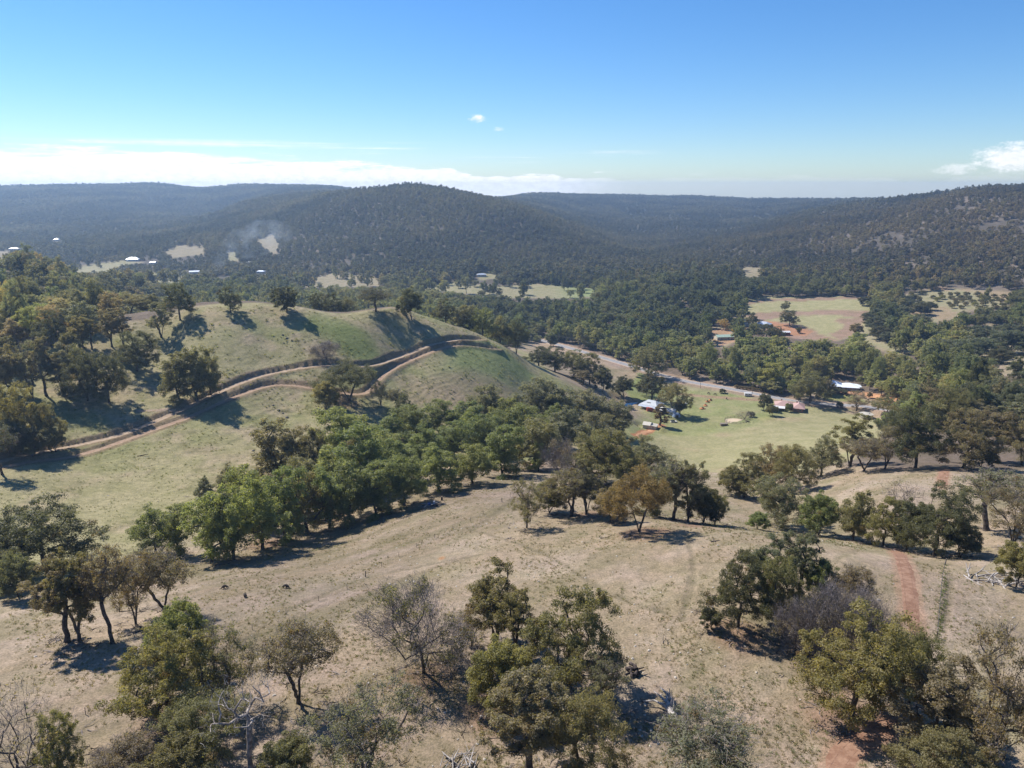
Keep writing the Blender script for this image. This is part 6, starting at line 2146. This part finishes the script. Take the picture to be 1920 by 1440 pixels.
def grazer(u, v, rz, label, colour):
    """horse with barrel, neck, head and four jointed legs"""
    t = empty('horse', spot(u, v), rz)
    tag(t, label, 'horse', 'horses in the farm paddock')
    br = [(np.array([(-0.95, 0, 1.15), (-0.6, 0, 1.22), (0.0, 0, 1.12), (0.55, 0, 1.18), (0.85, 0, 1.1), (1.25, 0, 0.75), (1.5, 0, 0.45), (1.72, 0, 0.2)]), np.array([0.1, 0.34, 0.33, 0.34, 0.24, 0.17, 0.13, 0.07]))]
    for y in (-0.2, 0.2):
        br.append((np.array([(0.62, y, 1.0), (0.66, y, 0.55), (0.64, y, 0.12), (0.68, y, 0.0)]), np.array([0.15, 0.075, 0.05, 0.07])))
        br.append((np.array([(-0.7, y, 1.05), (-0.6, y, 0.72), (-0.82, y, 0.5), (-0.78, y, 0.1), (-0.75, y, 0.0)]), np.array([0.2, 0.12, 0.07, 0.05, 0.07])))
        br.append((np.array([(1.42, y * 0.3, 0.58), (1.38, y * 0.4, 0.72)]), np.array([0.05, 0.01])))
    br.append((np.array([(-0.95, 0, 1.2), (-1.12, 0, 0.9), (-1.1, 0, 0.5)]), np.array([0.05, 0.07, 0.03])))
    V, Fq = tubes(br, 10, 8)
    link('body', np_mesh('body', V, Fq, [painted('horse_coat', colour, 0.7, 0.2, 3)], True), t)
grazer(1328, 739, 0.4, 'left dark horse in the strip below the road', (0.05, 0.035, 0.03))
grazer(1341, 741, 2.6, 'right dark horse in the strip below the road', (0.04, 0.03, 0.028))
grazer(1362, 749, 1.0, 'dark horse alone behind the orange mounds', (0.05, 0.03, 0.025))
grazer(1402, 793, 0.1, 'dark horse standing just right of the round yard', (0.035, 0.03, 0.03))

# rock outcrops on the grassy hill
for i, (u, v, s, lab) in enumerate([(530, 628, 0.9, 'upper left rock of the outcrop on the grassy hill'), (538, 634, 1.1, 'large dark rock of the outcrop on the grassy hill'), (547, 638, 1.0, 'right rock of the outcrop on the grassy hill'), (532, 643, 0.7, 'lower rock of the outcrop on the grassy hill'), (545, 651, 0.6, 'lone small rock below the hill outcrop'),
                               (512, 760, 0.9, 'top rock of the stony line below the lower track'), (522, 769, 1.2, 'largest rock of the stony line below the lower track'), (530, 775, 0.9, 'middle rock of the stony line below the lower track'), (538, 783, 1.2, 'bottom rock of the stony line below the lower track'), (475, 845, 1.0, 'dark boulder beside the back row of the creek grove'),
                               (1647, 1125, 0.45, 'pale boulder left of the red track')]):
    t = empty('rock', spot(u, v), i * 0.9)
    tag(t, lab, 'rock', 'rocks on the grass')
    s *= 0.55
    link('stone', lump_mesh('stone', 60 + i, s * 1.3, s, s * 0.7, M_STONE if i == 10 else M_ROCK, 0.3, 5, 9), t)

# ------------------------------------------------------------------ ground cover
def tuft_source(name, seed, blades, h, mat):
    r_ = random.Random(seed)
    V, Fq = [], []
    for i in range(blades):
        a = r_.uniform(0, 6.28); d = r_.uniform(0.0, 0.22); w = r_.uniform(0.03, 0.07)
        x, y = math.cos(a) * d, math.sin(a) * d
        hx, hy = x + math.cos(a) * r_.uniform(0.05, 0.4), y + math.sin(a) * r_.uniform(0.05, 0.4)
        hh = h * r_.uniform(0.5, 1.1)
        px, py = -math.sin(a) * w, math.cos(a) * w
        b = len(V)
        V += [(x - px, y - py, -0.05), (x + px, y + py, -0.05), (hx + px * 0.3, hy + py * 0.3, hh), (hx - px * 0.3, hy - py * 0.3, hh)]
        Fq.append((b, b + 1, b + 2, b + 3))
    me = np_mesh(name, V, Fq, [mat])
    at_ = me.attributes.new('clump', 'FLOAT_COLOR', 'FACE')
    at_.data.foreach_set('color', np.tile(np.array([0.5, 0, 0, 1], dtype=np.float32), len(Fq)))
    return bpy.data.objects.new(name, me)

def open_ground(k, r0, r1, az=38):
    r = r0 * (r1 / r0) ** rs.random(k)
    a = np.radians(rs.uniform(-az, az, k))
    x, y = r * np.sin(a), r * np.cos(a)
    m = in_poly(x, y, OPEN[0])
    for ln, w in ((UPPER, 2.5), (LOWER, 2.3), (RED_TRACK, 2.0), (ROAD, 6), (RED_NEAR, 2)):
        d, _, _ = dist_line(x, y, ln)
        m &= d > w
    return x[m], y[m]

def tussocks():
    x, y = open_ground(70000, 72, 470)
    nz = fbm(x / 9, y / 9, 301, 3)
    m = rs.random(len(x)) < np.clip(0.45 + 2.2 * nz, 0.03, 1)
    x, y = x[m], y[m]
    r = np.hypot(x, y)
    k = len(x)
    hillm = in_poly(x, y, HILL)
    s = rs.uniform(0.5, 1.4, k) * (0.75 + 1.3 * smooth(200, 420, r) * hillm)
    s = np.where(in_poly(x, y, FIELD), s * 0.35, s)
    t = np.where(hillm[:, None], np.array([[0.19, 0.19, 0.09]]), np.array([[0.26, 0.225, 0.14]])) * rs.uniform(0.65, 1.25, (k, 1))
    g = rs.random(k) < 0.25
    t[g] = np.array([0.17, 0.20, 0.075]) * rs.uniform(0.7, 1.2, (int(g.sum()), 1))
    z = ground_z(x, y) + CAMZ
    # weeds by the fence
    wx, wy = np.repeat(wt[:, 0], 5) + rs.normal(0, 0.12, 170), np.repeat(wt[:, 1], 5) + rs.normal(0, 0.7, 170)
    x, y, z = np.concatenate([x, wx]), np.concatenate([y, wy]), np.concatenate([z, ground_z(wx, wy) + CAMZ])
    s = np.concatenate([s, rs.uniform(0.5, 1.1, 170)])
    t = np.concatenate([t, np.array([[0.15, 0.18, 0.07]]) * rs.uniform(0.7, 1.3, (170, 1))])
    srcs = [tuft_source('grass_tuft', 500 + i, 11, 0.26, M_LEAF_I) for i in range(4)]
    instance_cloud('grass_tussocks', np.stack([x, y, z], 1), s, s * 0.9, rs.uniform(0, 6.28, len(x)), rs.integers(0, 4, len(x)), t, srcs, 'dry grass tussocks scattered over the paddocks and hill', 'grass')
tussocks()

def stones():
    x, y = open_ground(9000, 72, 260)
    nz = fbm(x / 22, y / 22, 331, 3) + 0.12 * smooth(-40, 60, x)
    m = rs.random(len(x)) < np.clip(0.12 + 2.0 * nz, 0.015, 0.8)
    x, y = x[m], y[m]
    k = len(x)
    s = rs.uniform(0.25, 1.0, k) ** 2
    srcs = [bpy.data.objects.new('stone', lump_mesh('stone', 700 + i, 0.30, 0.22, 0.14, M_STONE, 0.3, 3, 7)) for i in range(4)]
    instance_cloud('loose_stones', np.stack([x, y, ground_z(x, y) + CAMZ], 1), s, s, rs.uniform(0, 6.28, k), rs.integers(0, 4, k), np.ones((k, 3)), srcs, 'loose pale stones strewn over the near paddock', 'stones')
stones()

def leaf_litter():
    """fallen branches and bark under the near gums"""
    xs, ys = [], []
    for o in list(scene.objects):
        if o.parent is None and o.type == 'EMPTY' and o.name.split('.')[0] in ('gum_tree', 'bare_tree', 'bare_shrub', 'creek_gum') and math.hypot(o.location.x, o.location.y) < 300:
            k = 14
            xs += list(o.location.x + rs.normal(0, 3.2, k)); ys += list(o.location.y + rs.normal(0, 3.2, k))
    x, y = np.array(xs), np.array(ys)
    k = len(x)
    srcs = []
    for i in range(4):
        r_ = random.Random(800 + i)
        br = []
        for j in range(5):
            a = r_.uniform(0, 6.28); L = r_.uniform(0.5, 1.6); x0, y0 = r_.uniform(-0.5, 0.5), r_.uniform(-0.5, 0.5)
            br.append((np.array([(x0, y0, 0.03), (x0 + math.cos(a) * L * 0.5, y0 + math.sin(a) * L * 0.5, 0.09), (x0 + math.cos(a + 0.3) * L, y0 + math.sin(a + 0.3) * L, 0.05)]), np.array([0.05, 0.04, 0.015])))
        V, Fq = tubes(br, 5, 4)
        srcs.append(bpy.data.objects.new('fallen_twigs', np_mesh('fallen_twigs', V, Fq, [M_TWIG if i % 2 else M_BARK])))
    instance_cloud('twig_litter', np.stack([x, y, ground_z(x, y) + CAMZ], 1), rs.uniform(0.6, 1.5, k), rs.uniform(0.6, 1.5, k), rs.uniform(0, 6.28, k), rs.integers(0, 4, k), np.ones((k, 3)), srcs, 'fallen twigs and bark under the gum trees', 'litter')
leaf_litter()

def smoke():
    """blue smoke drifting up from a burn-off in the far valley"""
    c = hit(398, 522)
    dep_ = c[1] * CP - c[2] * SP
    k = dep_ / F_PX
    path = np.array([(0, 0, 0), (3, 4, 10), (10, 10, 24), (24, 16, 40), (46, 22, 54), (76, 26, 64), (108, 30, 70), (140, 32, 74)], float)
    V, Fq = tubes([(path, np.array([0.05, 6, 12, 20, 27, 30, 22, 0.05]))], 18, 18)
    m = bpy.data.materials.new('wood_smoke')
    m.use_nodes = True
    nt = m.node_tree
    nt.nodes.clear()
    out = nt.nodes.new('ShaderNodeOutputMaterial')
    pv = nt.nodes.new('ShaderNodeVolumePrincipled')
    pv.inputs['Color'].default_value = (0.75, 0.87, 1.0, 1)
    pv.inputs['Anisotropy'].default_value = 0.2
    nz = tex_noise(nt, 0.035, 3, 0.6)
    nt.links.new(mrange(nz.outputs[0], 0.40, 0.70, 0.0, 0.009, tree=nt), pv.inputs['Density'])
    nt.links.new(pv.outputs[0], out.inputs['Volume'])
    o = link('smoke', np_mesh('smoke', V, Fq, [m]))
    o.location = (c[0], c[1], c[2] + CAMZ)
    tag(o, 'thin blue smoke drifting from a burn-off in the far valley', None, None, 'stuff')
smoke()
# ------------------------------------------------------------------ air
def haze():
    x0, x1, y0, y1 = -5300.0, 5300.0, -5300.0, 5300.0
    z0, z1 = float(GZ.min()) + CAMZ - 1.0, CAMZ + 32.0
    V = [(x, y, z) for z in (z0, z1) for y in (y0, y1) for x in (x0, x1)]
    Fq = [(0, 2, 3, 1), (4, 5, 7, 6), (0, 1, 5, 4), (2, 6, 7, 3), (0, 4, 6, 2), (1, 3, 7, 5)]
    m = bpy.data.materials.new('haze_air')
    m.use_nodes = True
    nt = m.node_tree
    nt.nodes.clear()
    out = nt.nodes.new('ShaderNodeOutputMaterial')
    pv = nt.nodes.new('ShaderNodeVolumePrincipled')
    pv.inputs['Color'].default_value = (0.46, 0.68, 1.0, 1)
    pv.inputs['Density'].default_value = HAZE_DENSITY
    pv.inputs['Anisotropy'].default_value = 0.4
    nt.links.new(pv.outputs[0], out.inputs['Volume'])
    o = link('haze', np_mesh('haze', V, Fq, [m]))
    tag(o, 'thin blue haze in the valley air', None, None, 'stuff')
HAZE_DENSITY = 0.00012
haze()
